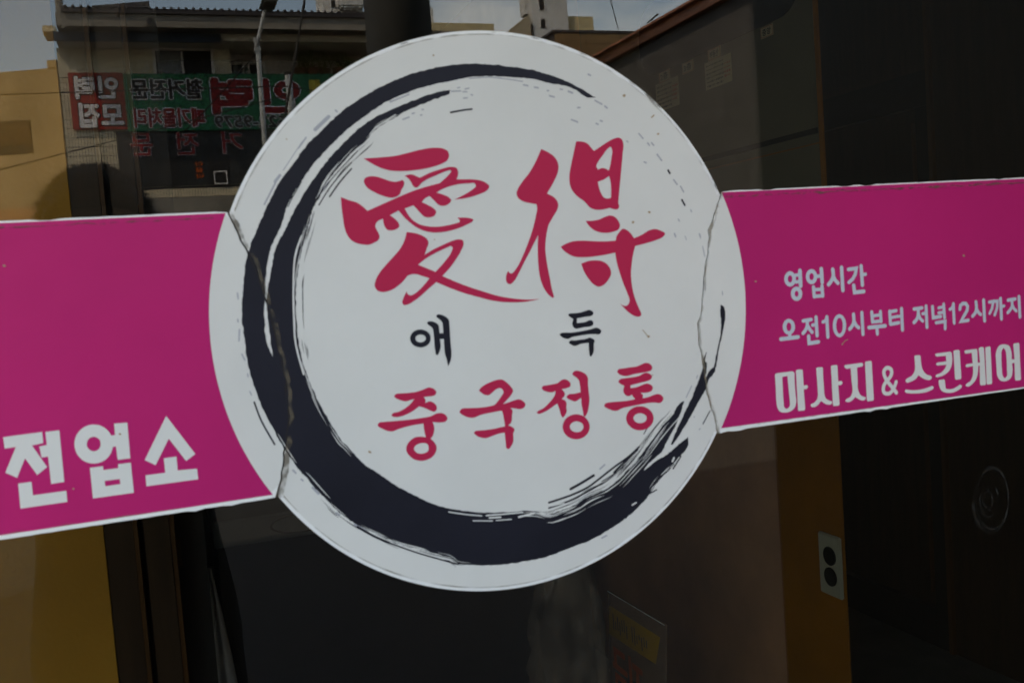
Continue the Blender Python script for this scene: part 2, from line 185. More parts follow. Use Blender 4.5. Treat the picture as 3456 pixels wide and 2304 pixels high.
  ('S',[3.1,(271.9,-32.1),(273.4,-34.9),(275.8,-37.8)]),
  ('S',[3.3,(280.5,-25.3),(280.7,-41.1)]),
  ('S',[3,(276.5,-31.8),(280.6,-31.6)]),
  ('S',[3.3,(272,-40.8),(272.1,-46.9),(281.7,-46.5)]),
 ],
 'one': [
  ('S',[3.3,(291.6,-26),(291.6,-43.3)]),
  ('S',[2.9,(287.3,-30),(289.7,-29.2),(291.6,-26.2)]),
 ],
 'zero': [
  ('P',[(311.1,-35.2),(310.3,-38.9),(308.6,-42),(306.3,-44),(303.6,-44.5),(301,-43.5),(298.9,-41.2),(297.5,-37.8),(297.2,-34),(298,-30.3),(299.7,-27.2),(302.1,-25.2),(304.7,-24.7),(307.4,-25.7),(309.5,-28),(310.8,-31.3)],[(307.5,-34.9),(306.9,-38.3),(305.5,-40.7),(303.7,-41.4),(302.1,-40.4),(301.1,-37.8),(300.8,-34.3),(301.5,-30.9),(302.8,-28.6),(304.6,-27.8),(306.2,-28.8),(307.3,-31.4)]),
 ],
 'si2': [
  ('S',[3.3,(319.3,-26),(319.3,-32.2),(317.3,-36),(314.5,-38.4)]),
  ('S',[3.3,(319.6,-32.2),(321.5,-35.8),(324.1,-38)]),
  ('S',[3.3,(328.1,-25.3),(328.2,-44.1)]),
 ],
 'bu': [
  ('S',[3.2,(338.6,-25.6),(339,-34.3)]),
  ('S',[3.1,(347.9,-25.9),(348.1,-34.6)]),
  ('S',[2.8,(339,-29.1),(347.9,-28.8)]),
  ('S',[3,(338.7,-34.3),(348.2,-34.1)]),
  ('S',[3.4,(334.8,-38.9),(352.2,-38.8)]),
  ('S',[3.2,(343.3,-39.2),(343.4,-45.1)]),
 ],
 'teo': [
  ('S',[3.2,(357.8,-26.4),(358.1,-37.9)]),
  ('S',[3,(358.1,-26.9),(364.9,-26.5)]),
  ('S',[2.7,(358.1,-32.2),(366.8,-31.6)]),
  ('S',[3.2,(358.1,-37.9),(367.1,-37.3)]),
  ('S',[3.4,(370.7,-25.2),(370.7,-44)]),
  ('S',[2.6,(366.1,-31.7),(370.5,-31.7)]),
 ],
 'jeo': [
  ('S',[3.2,(384.5,-26.6),(393.4,-26.3)]),
  ('S',[3.4,(389,-27.2),(388.9,-32.1),(387,-35.9),(383.8,-38.5)]),
  ('S',[3,(389.4,-32.4),(391,-35.7),(393.6,-38.1)]),
  ('S',[3.3,(397.8,-25),(397.9,-43.9)]),
  ('S',[3,(393.7,-31.5),(398,-31.4)]),
 ],
 'nyeok': [
  ('S',[3.2,(405.1,-26),(405.4,-36.1),(413.8,-35.6)]),
  ('S',[3.1,(417.7,-24.8),(418.1,-37.2)]),
  ('S',[2.7,(411.8,-27.8),(417.4,-27.2)]),
  ('S',[2.8,(411.5,-32.2),(417.8,-32)]),
  ('S',[3.1,(408.3,-40.8),(418.6,-40.4),(418.2,-47.1)]),
 ],
 'one2': [
  ('S',[3.2,(428.8,-25.4),(428.8,-42.8)]),
  ('S',[2.8,(424.4,-30),(426.7,-29.2),(428.7,-25.9)]),
 ],
 'two': [
  ('S',[3.3,(436,-30.9),(436.8,-27.5),(439.5,-26),(442.9,-26.2),(445,-28.9),(444.2,-32.6),(440.8,-36.8),(436.7,-42),(445,-41.6)]),
 ],
 'si3': [
  ('S',[3.3,(454.9,-25.6),(455.1,-31.9),(453.3,-35.8),(450.3,-38.3)]),
  ('S',[3.2,(455.4,-32.2),(457.2,-35.4),(459.9,-37.6)]),
  ('S',[3.4,(463.8,-24.8),(464,-43.7)]),
 ],
 'kka': [
  ('S',[2.9,(470.2,-27.1),(475.1,-26.7),(473.5,-32.9),(470.3,-37.4)]),
  ('S',[2.9,(475.1,-26.9),(480,-26.8),(479.3,-33.3),(476.1,-39.4)]),
  ('S',[3.4,(483.8,-24.8),(484,-43.6)]),
  ('S',[2.9,(484.3,-32.2),(487.6,-31.9)]),
 ],
 'ji': [
  ('S',[3.2,(492.7,-27),(501.4,-26.5)]),
  ('S',[3.2,(497.3,-27.6),(497.4,-32.2),(495.3,-35.6),(491.8,-38.4)]),
  ('S',[3,(497.8,-32.5),(499.6,-35.4),(502.1,-37.7)]),
  ('S',[3.4,(505.9,-24.7),(506.2,-43.6)]),
 ],
 'ma': [
  ('P',[(236.9,-69.8),(238.5,-69,1),(253.9,-68.9,1),(255.6,-70.1),(255.8,-74.8),(255.8,-87.2),(256.2,-95.5),(254.4,-100),(250.6,-102.4),(244.5,-103.1),(239.7,-101.7),(237.5,-98.6),(236.6,-93.3),(236.7,-82.6),(236.6,-72.8)],[(243.7,-72.8,1),(248.8,-72.3,1),(249.2,-81.3),(249.9,-93.8),(249.6,-97.9),(246.5,-100),(244.4,-98.9),(243.7,-94.1),(243.6,-83.3)]),
  ('P',[(257.5,-68.8,1),(258.8,-68.1),(263.6,-68.3),(264.3,-68.9,1),(264.6,-82.4,1),(267.7,-82.2),(268.8,-83.9),(267.8,-85.1),(264.4,-85.3,1),(264.9,-102.2),(263.9,-103.4),(258.1,-103.3),(257.6,-101.9)]),
 ],
 'sa': [
  ('P',[(278.1,-68.8),(279,-68.2),(284,-68.4),(284.9,-69.2,1),(284.8,-79.9),(285.1,-91.4),(286.1,-95.2),(289.7,-97.7),(292.7,-99.3),(291.7,-101.1),(288.2,-101.2),(284.6,-99.7),(281.3,-97.3,1),(278.3,-100.1),(273.9,-101.7),(270.9,-100.8),(270.6,-99.2),(274.1,-98),(277.4,-95.3),(278.6,-91.2),(278.4,-79.2)]),
  ('P',[(293.2,-68.7),(294.3,-68),(299,-68),(299.9,-68.8,1),(300,-82.5,1),(303.2,-82.3),(304.4,-84),(303,-85.6),(299.8,-85.6,1),(300.2,-102.3),(299.4,-103.2),(294.1,-103.2),(293.3,-102)]),
 ],
 'ji2': [
  ('P',[(307.1,-69.8),(308.4,-68.9),(325.7,-68.7),(326.9,-69.9),(326.1,-71.9),(320.3,-72.4,1),(320.3,-83.6),(320.4,-92.1),(322.1,-96),(325.2,-98.2),(328,-99.5),(327,-101.3),(323.1,-101.3),(319.4,-99.4),(316.9,-97.8,1),(313.6,-100.3),(309,-101.4),(306.3,-100),(307.9,-98.4),(311.8,-97),(314,-93.5),(313.9,-82.9),(313.6,-72.3,1),(308.5,-72.1)]),
  ('P',[(328.9,-68.8),(329.9,-68.1),(335,-67.9),(336.1,-68.7,1),(336.5,-101.8),(335.6,-103),(330.1,-103),(329,-101.8)]),
 ],
 'ampersand': [
  ('S',[3.5,(361.1,-98.8),(356.2,-92.7),(351.8,-87.4),(349.2,-82.8),(348.7,-78.5),(351.2,-76),(353.8,-76)]),
  ('S',[3.5,(353.8,-76),(356.3,-77.6),(357,-80.4),(355.3,-84),(351.2,-87.3),(348.1,-90.7),(347,-94.4)]),
  ('S',[3.4,(347,-94.4),(347.7,-97.1),(350.6,-98.5),(353.9,-98.4),(357.3,-96),(359.8,-92.5),(361.3,-89.2)]),
 ],
 'seu': [
  ('P',[(382.5,-68.6),(383.5,-67.9),(388.2,-68),(389.4,-68.8,1),(389.8,-75.9),(391.2,-81.4),(394.7,-85.6),(400,-87.8),(401.1,-89.5),(399.1,-91.2),(395.1,-90.8),(389.8,-88.4),(386.2,-85.8,1),(383,-88.8),(377.6,-90.6),(372.9,-91),(371.5,-89.2),(373.7,-87.3),(378.5,-85.6),(382.1,-81.6),(382.8,-75.2)]),
  ('P',[(370.4,-98.3),(371.5,-97,1),(379.8,-98.5),(387.9,-98.8),(394.7,-98.1),(400.9,-96.9),(402.5,-98.4),(401.4,-100),(395.9,-101.6),(387.7,-102),(379.6,-101.5),(372,-100.3)]),
 ],
 'kin': [
  ('P',[(405.6,-69.2),(407.2,-68.3),(423,-68.1),(424.7,-69.6,1),(424.8,-76),(423.7,-81.4),(420,-86),(414.3,-88.7),(407.4,-89.9),(405.1,-88.8),(406.2,-87.3),(411.7,-86),(416,-82.8),(418.3,-79.5,1),(408,-79.3),(406.3,-78),(407.8,-76.5),(418.1,-76.4,1),(417.7,-71.4,1),(407.7,-71.3)]),
  ('P',[(426.6,-67.9),(427.9,-67.4),(432.4,-67.3),(433.8,-68.3,1),(434.4,-92.9),(433.5,-94.2),(428.2,-94.3),(427.1,-93.3)]),
  ('P',[(408.3,-93),(409.3,-92.3),(414.5,-92.4),(415.3,-93.2,1),(416.1,-101,1),(420.5,-102),(425.4,-101.7),(429.7,-100.2),(432.5,-99.1),(434.7,-100.5),(433.8,-102.3),(428.7,-104.5),(422.4,-105.5),(415.6,-104.5),(410.9,-102.1),(409,-98.6)]),
 ],
 'ke': [
  ('P',[(439.3,-69.4),(440.4,-68.5),(453.1,-68.4),(454.1,-69.3,1),(454.2,-81.3,1),(456.7,-81.3,1),(455.9,-68.4,1),(457.4,-67.5),(460.9,-67.6),(462,-68.4,1),(462.8,-101.5),(461.7,-102.6),(456.7,-102.4),(455.7,-101.3,1),(456.2,-84,1),(454.6,-84.1,1),(453.7,-91),(451.7,-95.8),(447.2,-99.8),(441.5,-101.9),(438.9,-100.6),(440.2,-99.1),(444.5,-97.3),(447.6,-92.6),(448.4,-83.8,1),(441,-84.2),(439.7,-82.7),(441.2,-81.2),(448.2,-81.1,1),(447.6,-71.5,1),(440.3,-71.7)]),
  ('P',[(463.6,-68.6,1),(464.5,-67.8),(468.8,-67.6),(469.8,-68.6,1),(470.1,-101.1),(469.2,-102.4),(464.5,-102.5),(463.5,-101.5)]),
 ],
 'eo': [
  ('P',[(475.5,-76.4),(476.8,-72),(480.3,-67.9),(486.1,-67.2),(491.8,-69.2),(494.2,-73.6),(494.5,-82.1,1),(497.8,-82.3,1),(497,-68.3,1),(498.1,-67.5),(503.2,-67.4),(504.3,-68.4,1),(504.8,-101.3),(503.8,-102.5),(498.6,-102.5),(497.6,-101.4,1),(497.6,-85.6,1),(494.7,-85.7,1),(495,-92.9),(493.3,-98.4),(489.5,-100.9),(484.4,-101.6),(479.4,-99.8),(476.7,-96.2),(476,-88.8)],[(485.2,-70.8),(487.3,-73),(488.1,-78.7),(488.2,-91.1),(487.9,-96.8),(485.3,-98.6),(483.2,-96.3),(482.5,-89.4),(482.3,-78.2),(482.9,-73.2)]),
 ],
 'brush_ring': [
  ('P',[(87.9,160.5,1),(69,170.9),(53.9,176.8),(38.5,181),(17.3,184),(-0.4,185.4),(-12.2,185.6),(-26.8,184.7),(-41.4,182.1),(-58.6,177.8),(-70.1,173.6),(-84.5,167.1),(-98.9,159.1),(-113.6,148.8),(-125.1,138.9),(-136.5,128.6),(-148.1,114.7),(-156.9,104.6),(-162.8,95),(-167.1,87.4),(-174.2,73.9),(-179.6,63.1),(-184.5,49.5),(-188,29.8),(-190.1,14.8),(-189.8,-0.2),(-188.8,-20.5),(-184.6,-41.3),(-178.4,-60.3),(-170.1,-79.4),(-161.2,-96.2),(-153.2,-107.5),(-145.5,-118.5),(-134.8,-131.7),(-122,-143.4),(-106,-153.8),(-92.6,-162.2),(-78,-168.3),(-55.4,-177.9),(-49.9,-183.8,1),(-29.3,-188.2),(-11.3,-190.1),(10.5,-190.3),(22.9,-189.5),(42.2,-185.9),(59.5,-182.5),(79.1,-175.5),(96.2,-166.9),(109.9,-156.6),(121.8,-144.2),(134,-135.2),(143,-126.7),(150.4,-118.8),(150.8,-112.3,1),(140.9,-117.6),(133.5,-122.3),(127.1,-125.6,1),(121.6,-127.5),(115.2,-131),(108.8,-134.5,1),(111.7,-131),(119.6,-125.3),(125.5,-121.7),(130.8,-114.4),(141.1,-99.7),(145.7,-91),(149,-82.6,1),(143.9,-85.2),(138,-92.5),(130.6,-98.4),(122.5,-106.1),(114.5,-114.3),(106.2,-122.4),(95.6,-130.8),(85.1,-139.1),(74.1,-144.7,1),(58.1,-148.6),(47.9,-153),(35.7,-155.7,1),(25.3,-157.2),(13.4,-152.8),(-8.3,-150.5),(-29.3,-147.5),(-46.9,-142.9),(-61,-137.8),(-69.6,-133.5),(-76.6,-128.9),(-87.5,-121.8),(-102.4,-109.2),(-115.4,-98),(-125.9,-83.9),(-129,-80.9),(-142.5,-52.2),(-147.3,-38.1),(-151.1,-24.2),(-153.1,-8.7),(-153.4,11.8),(-151.7,32.1),(-148.4,47.2),(-143.8,62.1),(-140.1,72.1),(-134.8,86),(-129.5,93.6),(-125.1,102),(-116.8,111.1),(-105,123.1),(-93.4,132),(-86.8,138.8),(-71.2,147.6),(-54.9,155.1),(-43.3,159.2),(-29.8,163.6,1),(-28.2,166.9,1),(-37.1,165.6),(-48.6,162.3),(-60.2,158.3),(-71.8,153.6),(-87.9,146.8),(-100.5,138.8),(-104,135.4),(-115.6,125),(-127.3,112.7),(-137.5,100.2),(-147.1,86.5),(-156.2,70.9),(-163,60.1),(-168,43.3),(-170.7,33.4),(-173,13.4),(-172.4,-2.8),(-171.6,-17.2,1),(-174.8,-6.8),(-175,13.5),(-173.1,28.7),(-170,48.6),(-164.7,63.3),(-159,73.1),(-153.2,86.8),(-144.2,101),(-132.4,115.9),(-120.9,127.2),(-106.4,139.6),(-92,149.6),(-82.9,155.4),(-65.5,163.2),(-45.3,169.7),(-26.1,173.5),(-12.9,175.9),(0.1,176.7),(26.1,175.7),(35.1,175),(50.4,171.6),(69,167.6),(81.2,160.7)]),
  ('P',[(134.3,-116.3,1),(148.4,-92.6),(156.9,-79.9),(162.6,-68.7),(167.9,-58.1),(169.1,-50.1),(172.3,-45.2,1),(170.4,-52.8),(172.4,-53.6),(171.2,-60.9),(169.8,-66.4,1),(175.2,-59.5),(178.9,-57.9),(179.8,-61.2),(177.1,-64),(173.3,-67.4),(170,-74.5),(163,-83.7),(153.7,-96.3),(143.8,-108.8),(136.3,-117.1,1)]),
  ('P',[(188.3,-7.5,1),(190.9,-9.5),(192,-16.1),(189.9,-25.5),(184.6,-43),(180.2,-58.2),(178.1,-58.6,1),(182.8,-42.9),(187.6,-25.3),(187.4,-15.8)]),
 ],
 'ink_dash': [
  ('S',[1.6,(26,-148.1),(44.1,-145.1),(58.6,-141.1),(68,-136.4),(82.4,-128.4),(96.2,-121.4),(106.1,-114.8)]),
  ('S',[1.4,(25.7,-152.2),(41.8,-149.5),(55,-145.5),(71.8,-139.4)]),
  ('S',[2.1,(44.8,-140.1),(54.4,-136.6),(65.1,-132.2)]),
  ('S',[1.7,(82.8,-132.1),(89.8,-127),(104.6,-116.7)]),
  ('S',[0.9,(71.9,-137.9),(82.7,-133.3),(92.4,-127.9)]),
  ('S',[1.1,(-99.6,-159.9),(-81,-169.8),(-61.4,-178.8),(-50,-183.8)]),
  ('S',[1.7,(-122.9,-143.9),(-111.9,-152.4),(-100.7,-159.2)]),
  ('S',[1.2,(-187,-46.1),(-183.3,-59.8),(-175.8,-77.1)]),
  ('S',[0.8,(-131.1,87.3),(-123.3,98.1),(-113.9,108.4),(-105.7,116.2)]),
  ('S',[1,(-123.2,92.8),(-114.8,103.1),(-106,111.9)]),
  ('S',[0.6,(-133.6,89.5),(-125.2,100.3),(-114.7,111.1),(-100.7,124.1)]),
  ('S',[1.6,(147.2,102.8),(148.6,100.4)]),
  ('S',[1.6,(158.1,78.9),(160.4,74.6)]),
  ('S',[1.3,(-29.6,150.4),(-20.7,151.9),(-13.1,152.7)]),
  ('S',[0.6,(-141.8,104.1),(-149,93.3),(-152.6,87.2)]),
  ('S',[0.9,(165.2,-103.3),(172.3,-93.5)]),
  ('S',[0.8,(111.1,-104.8),(114.9,-99.8)]),
  ('S',[1.3,(135.4,-136.2),(143,-127.2)]),
  ('S',[1.1,(112.9,-153.5),(119.2,-151.3)]),
 ],
 'paper_gap': [
  ('S',[0.9,(-54.2,-143.3),(-41.8,-147),(-28.9,-150.1)]),
  ('S',[1.1,(-25.3,-150.4),(-11.4,-151.4),(3.9,-152.4)]),
  ('S',[0.8,(-36,-152.8),(-20.8,-155.2)]),
  ('S',[0.8,(-17.8,-155.3),(-5.6,-156.3)]),
  ('S',[1.5,(0.6,-155.5),(13.2,-154.4)]),
  ('S',[1.2,(-23,-152.6),(-14,-153.4)]),
  ('S',[1.3,(96.8,-160.4),(100.3,-159)]),
  ('S',[1.7,(135.1,-130.2),(136.7,-127.6)]),
  ('S',[0.8,(25.8,-151.1),(38.6,-150.3)]),
  ('S',[1,(92.1,-132.8),(103.4,-124.5)]),
  ('S',[0.7,(-151.5,87.9),(-144.4,98.4),(-140.7,104.6)]),
  ('S',[1.2,(-145,66.3),(-150.7,52.4),(-153.5,32.2),(-155,11.9),(-155.4,-8.5),(-151.7,-30.4)]),
  ('S',[0.7,(-86.8,140.4),(-76.9,146.1),(-71.1,149.3)]),
  ('S',[0.9,(137.1,-132),(141.5,-127.7)]),
 ],
 'gray_dash': [
  ('S',[1.4,(83,178.2),(84.8,177.3)]),
  ('S',[1.3,(29.3,170.2),(32.4,169.7)]),
  ('S',[1.3,(37.8,168.5),(40.8,168)]),
  ('S',[1.3,(48.1,165.9),(49,165.9)]),
  ('S',[1.2,(58.8,167),(60.6,166.7)]),
  ('S',[1.6,(65.5,165.3),(68.6,164.1)]),
  ('S',[1.4,(49.6,162),(53.3,161.1)]),
  ('S',[1.3,(87.3,158.2),(92.9,155.3)]),
  ('S',[1.4,(95.3,153.8),(97.2,152.4)]),
  ('S',[1.3,(72.2,152.9),(74.1,152.9)]),
  ('S',[1.3,(66.5,143.8),(71.4,142)]),
  ('S',[1.3,(90.7,142.8),(92.2,142.2)]),
  ('S',[1.4,(87,140.6),(88.5,140)]),
  ('S',[1.2,(123.3,132.2),(126.7,128.3)]),
  ('S',[1.3,(130.5,124.7),(132,122.9)]),
  ('S',[1.3,(133.9,124.9),(135.7,122.8)]),
  ('S',[1.3,(138.3,115.6),(142,110.7)]),
  ('S',[1.2,(126.4,110),(128.1,109.3)]),
  ('S',[1.3,(151.8,95.1),(154.6,91.4)]),
  ('S',[1.2,(157.6,89.8),(160.1,85.2)]),
  ('S',[1.1,(165.7,70.7),(166.2,69.1)]),
  ('S',[1.1,(153.8,63.7),(154.7,62.1)]),
  ('S',[1.1,(112.3,126.6),(113.3,125.9)]),
  ('S',[1.3,(149.6,52.4),(150.4,49.9)]),
  ('S',[1.3,(172.3,50.9),(173,48.7)]),
  ('S',[1.1,(-65.8,145.9),(-61.2,147.5)]),
  ('S',[1.1,(-58.7,149.9),(-57,150.4)]),
  ('S',[1,(-51.1,152.8),(-50,152.8)]),
  ('S',[1,(-52.6,148.8),(-51.4,149)]),
  ('S',[1,(-19.1,165.4),(-15.9,165.4)]),
  ('S',[1,(-17.2,167.3),(-14.2,167.9)]),
  ('S',[1,(-22.9,168.2),(-21.2,168.5)]),
  ('S',[1,(-12.8,163.2),(-11.7,162.9)]),
  ('S',[1,(-18.9,160.7),(-15.9,161)]),
  ('S',[1.1,(-27.8,165.7),(-20.8,166)]),
  ('S',[0.9,(-191.6,29.9),(-191.5,25.9)]),
  ('S',[0.9,(-193,12),(-192.9,10)]),
  ('S',[1,(-192.5,4.9),(-193.5,-3)]),
  ('S',[1,(-192.4,-12.2),(-190.8,-16.4)]),
  ('S',[0.9,(-189.7,-26.1),(-189.6,-28.1)]),
  ('S',[0.9,(-189.3,-38.3),(-188.5,-40.9)]),
  ('S',[2.5,(-129.3,139.8),(-119.1,148.6)]),
  ('S',[1.1,(-141.9,127.2),(-136.1,134.4)]),
  ('S',[0.6,(-153.6,112.3),(-138.9,131.8)]),
  ('S',[2,(-159.9,104.7),(-156.2,108.8)]),
  ('S',[1.2,(-168.4,89.4),(-159.5,104.2)]),
  ('S',[1.5,(-134.1,90.1),(-122.9,102.9)]),
  ('S',[1.2,(-113.9,153),(-112.9,151.9)]),
  ('S',[1.3,(70.9,-127.8),(75.1,-125)]),
  ('S',[1.3,(68.6,-182.6),(72.7,-181.4)]),
  ('S',[1.2,(-164.9,-96.8),(-163,-99.2)]),
  ('S',[1.1,(-159.7,-104),(-158.5,-105.3)]),
  ('S',[1.6,(-152.3,-111),(-148.5,-116)]),
  ('S',[1.9,(-137.1,-131.9),(-135.3,-133.3)]),
  ('S',[1.9,(-124.6,-142.1),(-116.8,-147.8)]),
  ('S',[0.9,(-13.1,175.1),(1.7,175.9),(16.6,174.5),(28.6,172.8)]),
  ('S',[1,(-74.2,158.4),(-59.9,163.7)]),
  ('S',[0.8,(190.4,3.1),(190.6,0.1)]),
  ('S',[0.7,(159.1,49.9),(160,46.9)]),
  ('S',[0.8,(172.2,50.6),(173.1,47.4)]),
  ('S',[0.9,(151.3,-79.9),(156.8,-71.2)]),
  ('S',[0.9,(161.8,-65.5),(163,-63.2)]),
  ('S',[0.8,(157.2,-96.7),(157.9,-96.5)]),
  ('S',[0.8,(161.4,-107.5),(162.5,-106.7)]),
  ('S',[0.8,(174,12.6),(174.9,5.4)]),
  ('S',[0.8,(174.6,40.8),(176,32.5)]),
 ],
 'speck': [
  ('S',[2.1,(112.1,161.6),(112.6,161.8)]),
  ('S',[1.8,(112.8,63.1),(113.4,63.4)]),
  ('S',[1.4,(139.7,131.5),(140.4,131.6)]),
  ('S',[1.1,(135.2,144.6),(137.4,146.3)]),
  ('S',[1.7,(120.2,-27.8),(120.9,-27.6)]),
  ('S',[0.5,(115.6,-22),(119.9,-27.2)]),
  ('S',[1.6,(127.6,70.6),(128.4,70.4)]),
  ('S',[1.2,(-39.6,191.6),(-39.4,191.4)]),
  ('S',[0.8,(-149.7,133.6),(-149.5,133.4)]),
  ('S',[1.3,(-110.1,-90.6),(-109.1,-91.3)]),
  ('S',[1.2,(305.4,-50.9),(306,-50.7)]),
  ('S',[0.7,(305.7,-50.7),(308.9,-48),(311.9,-47.3)]),
  ('S',[1.2,(-333.3,57.8),(-332.7,57.4)]),
  ('S',[0.9,(-306.5,-89.9),(-306.1,-90.1)]),
  ('S',[1.3,(-275,-57.5),(-274.7,-57.7)]),
  ('S',[1.3,(222.1,9.2),(222.9,8.9)]),
  ('S',[1.8,(442.1,17.2),(443.1,16.9)]),
  ('S',[0.9,(121.7,-58.6),(122,-58.8)]),
  ('S',[0.8,(-49.4,58.6),(-49.2,58.5)]),
 ],
}
SEAMS = {'seam_left': [(-192.6, 85.1), (-190.7, 78.3), (-189.0, 74.6), (-186.1, 65.5), (-182.8, 57.8), (-178.9, 48.2), (-175.9, 35.9), (-173.9, 26.7), (-170.8, 13.6), (-168.9, -2.1), (-166.8, -17.7), (-165.1, -33.1), (-164.6, -46.4), (-164.8, -59.0), (-167.2, -72.4), (-169.6, -83.7), (-171.5, -94.2), (-173.8, -102.1), (-178.0, -114.4)], 'seam_right': [(195.8, 83.9), (192.3, 76.9), (188.4, 68.4), (184.7, 59.4), (181.0, 53.4), (181.2, 48.1), (178.9, 34.7), (175.2, 20.7), (172.7, 3.3), (169.6, -14.4), (166.4, -20.9), (166.3, -37.8), (168.1, -48.2), (169.2, -61.2), (170.0, -74.4), (172.7, -87.2), (175.8, -95.7), (178.2, -109.8), (179.4, -113.1)]}
EDGES = {'top_left': [(-333.0, 85.9), (-273.0, 86.3), (-209.1, 85.9), (-192.6, 85.9)], 'bot_left': [(-352.4, -117.3), (-276.4, -116.8), (-182.1, -114.5), (-178.0, -114.4)], 'top_right': [(195.8, 84.4), (330.7, 84.9), (519.2, 84.5)], 'bot_right': [(179.5, -112.1), (319.2, -111.7), (509.8, -110.6)]}

# ---------------------------------------------------------------- helpers
def mat(name, col, rough=0.6, var=0.0, vscale=4.0, bump=0.0, bscale=60.0, metal=0.0, spec=0.35, col2=None, stretch=(1, 1, 1)):
    m = bpy.data.materials.new(name)
    m.use_nodes = True
    t = m.node_tree
    b = t.nodes['Principled BSDF']
    b.inputs['Roughness'].default_value = rough
    b.inputs['Metallic'].default_value = metal
    b.inputs['Specular IOR Level'].default_value = spec
    c = (col[0], col[1], col[2], 1)
    b.inputs['Base Color'].default_value = c
    if var or bump or col2:
        g = t.nodes.new('ShaderNodeNewGeometry')
        mpp = t.nodes.new('ShaderNodeMapping')
        mpp.inputs['Scale'].default_value = stretch
        t.links.new(g.outputs['Position'], mpp.inputs['Vector'])
    if var or col2:
        n = t.nodes.new('ShaderNodeTexNoise')
        n.inputs['Scale'].default_value = vscale
        n.inputs['Detail'].default_value = 6
        n.inputs['Roughness'].default_value = 0.62
        t.links.new(mpp.outputs['Vector'], n.inputs['Vector'])
        r = t.nodes.new('ShaderNodeValToRGB')
        r.color_ramp.elements[0].position = 0.36
        r.color_ramp.elements[1].position = 0.66
        k = col2 or tuple(x * (1 - var) for x in col)
        r.color_ramp.elements[0].color = (k[0], k[1], k[2], 1)
        r.color_ramp.elements[1].color = c
        t.links.new(n.outputs['Fac'], r.inputs['Fac'])
        t.links.new(r.outputs['Color'], b.inputs['Base Color'])
    if bump:
        n2 = t.nodes.new('ShaderNodeTexNoise')
        n2.inputs['Scale'].default_value = bscale
        n2.inputs['Detail'].default_value = 4
        t.links.new(mpp.outputs['Vector'], n2.inputs['Vector'])
        bp = t.nodes.new('ShaderNodeBump')
        bp.inputs['Strength'].default_value = bump
        bp.inputs['Distance'].default_value = 0.02
        t.links.new(n2.outputs['Fac'], bp.inputs['Height'])
        t.links.new(bp.outputs['Normal'], b.inputs['Normal'])
    return m

def veil(name, col, lo, hi, scale, rough=0.7, p0=0.4, p1=0.62):
    """a patchy, partly see-through film (dirt, smears, thin plastic)"""
    m = bpy.data.materials.new(name)
    m.use_nodes = True
    t = m.node_tree
    b = t.nodes['Principled BSDF']
    b.inputs['Base Color'].default_value = (*col, 1)
    b.inputs['Roughness'].default_value = rough
    out = t.nodes['Material Output']
    tr = t.nodes.new('ShaderNodeBsdfTransparent')
    g = t.nodes.new('ShaderNodeNewGeometry')
    n = t.nodes.new('ShaderNodeTexNoise')
    n.inputs['Scale'].default_value = scale
    n.inputs['Detail'].default_value = 5
    t.links.new(g.outputs['Position'], n.inputs['Vector'])
    r = t.nodes.new('ShaderNodeValToRGB')
    r.color_ramp.elements[0].position = p0
    r.color_ramp.elements[1].position = p1
    r.color_ramp.elements[0].color = (lo, lo, lo, 1)
    r.color_ramp.elements[1].color = (hi, hi, hi, 1)
    t.links.new(n.outputs['Fac'], r.inputs['Fac'])
    mix = t.nodes.new('ShaderNodeMixShader')
    t.links.new(r.outputs['Color'], mix.inputs['Fac'])
    t.links.new(tr.outputs['BSDF'], mix.inputs[1])
    t.links.new(b.outputs['BSDF'], mix.inputs[2])
    t.links.new(mix.outputs['Shader'], out.inputs['Surface'])
    return m

def glass_mat(name, tint):
    m = bpy.data.materials.new(name)
    m.use_nodes = True
    t = m.node_tree
    t.nodes.remove(t.nodes['Principled BSDF'])
    out = t.nodes['Material Output']
    tr = t.nodes.new('ShaderNodeBsdfTransparent')
    tr.inputs['Color'].default_value = (*tint, 1)
    gl = t.nodes.new('ShaderNodeBsdfGlossy')
    gl.inputs['Roughness'].default_value = 0.0
    fr = t.nodes.new('ShaderNodeFresnel')
    geo = t.nodes.new('ShaderNodeNewGeometry')
    ma = t.nodes.new('ShaderNodeMath')          # same reflectance from both sides of each face
    ma.operation = 'MULTIPLY_ADD'
    ma.inputs[1].default_value = 1 / 1.52 - 1.52
    ma.inputs[2].default_value = 1.52
    t.links.new(geo.outputs['Backfacing'], ma.inputs[0])
    t.links.new(ma.outputs[0], fr.inputs['IOR'])
    mix = t.nodes.new('ShaderNodeMixShader')
    t.links.new(fr.outputs['Fac'], mix.inputs['Fac'])
    t.links.new(tr.outputs['BSDF'], mix.inputs[1])
    t.links.new(gl.outputs['BSDF'], mix.inputs[2])
    t.links.new(mix.outputs['Shader'], out.inputs['Surface'])
    return m

def link(name, me, m, parent=None, smooth=False):
    o = bpy.data.objects.new(name, me)
    COL.objects.link(o)
    if m is not None:
        me.materials.clear()
        me.materials.append(m)
    if smooth:
        for p in me.polygons:
            p.use_smooth = True
    if parent is not None:
        o.parent = parent
    return o

def obj(name, bm, m, parent=None, smooth=False):
    me = bpy.data.meshes.new(name)
    bm.normal_update()
    bm.to_mesh(me)
    bm.free()
    return link(name, me, m, parent, smooth)

def empty(name, label, cat, group=None):
    o = bpy.data.objects.new(name, None)
    COL.objects.link(o)
    return tag(o, label, cat, group)

def tag(o, label, cat, group=None):
    o['label'] = label
    o['category'] = cat
    if group:
        o['group'] = group
    return o

def struct(o):
    o['kind'] = 'structure'
    return o

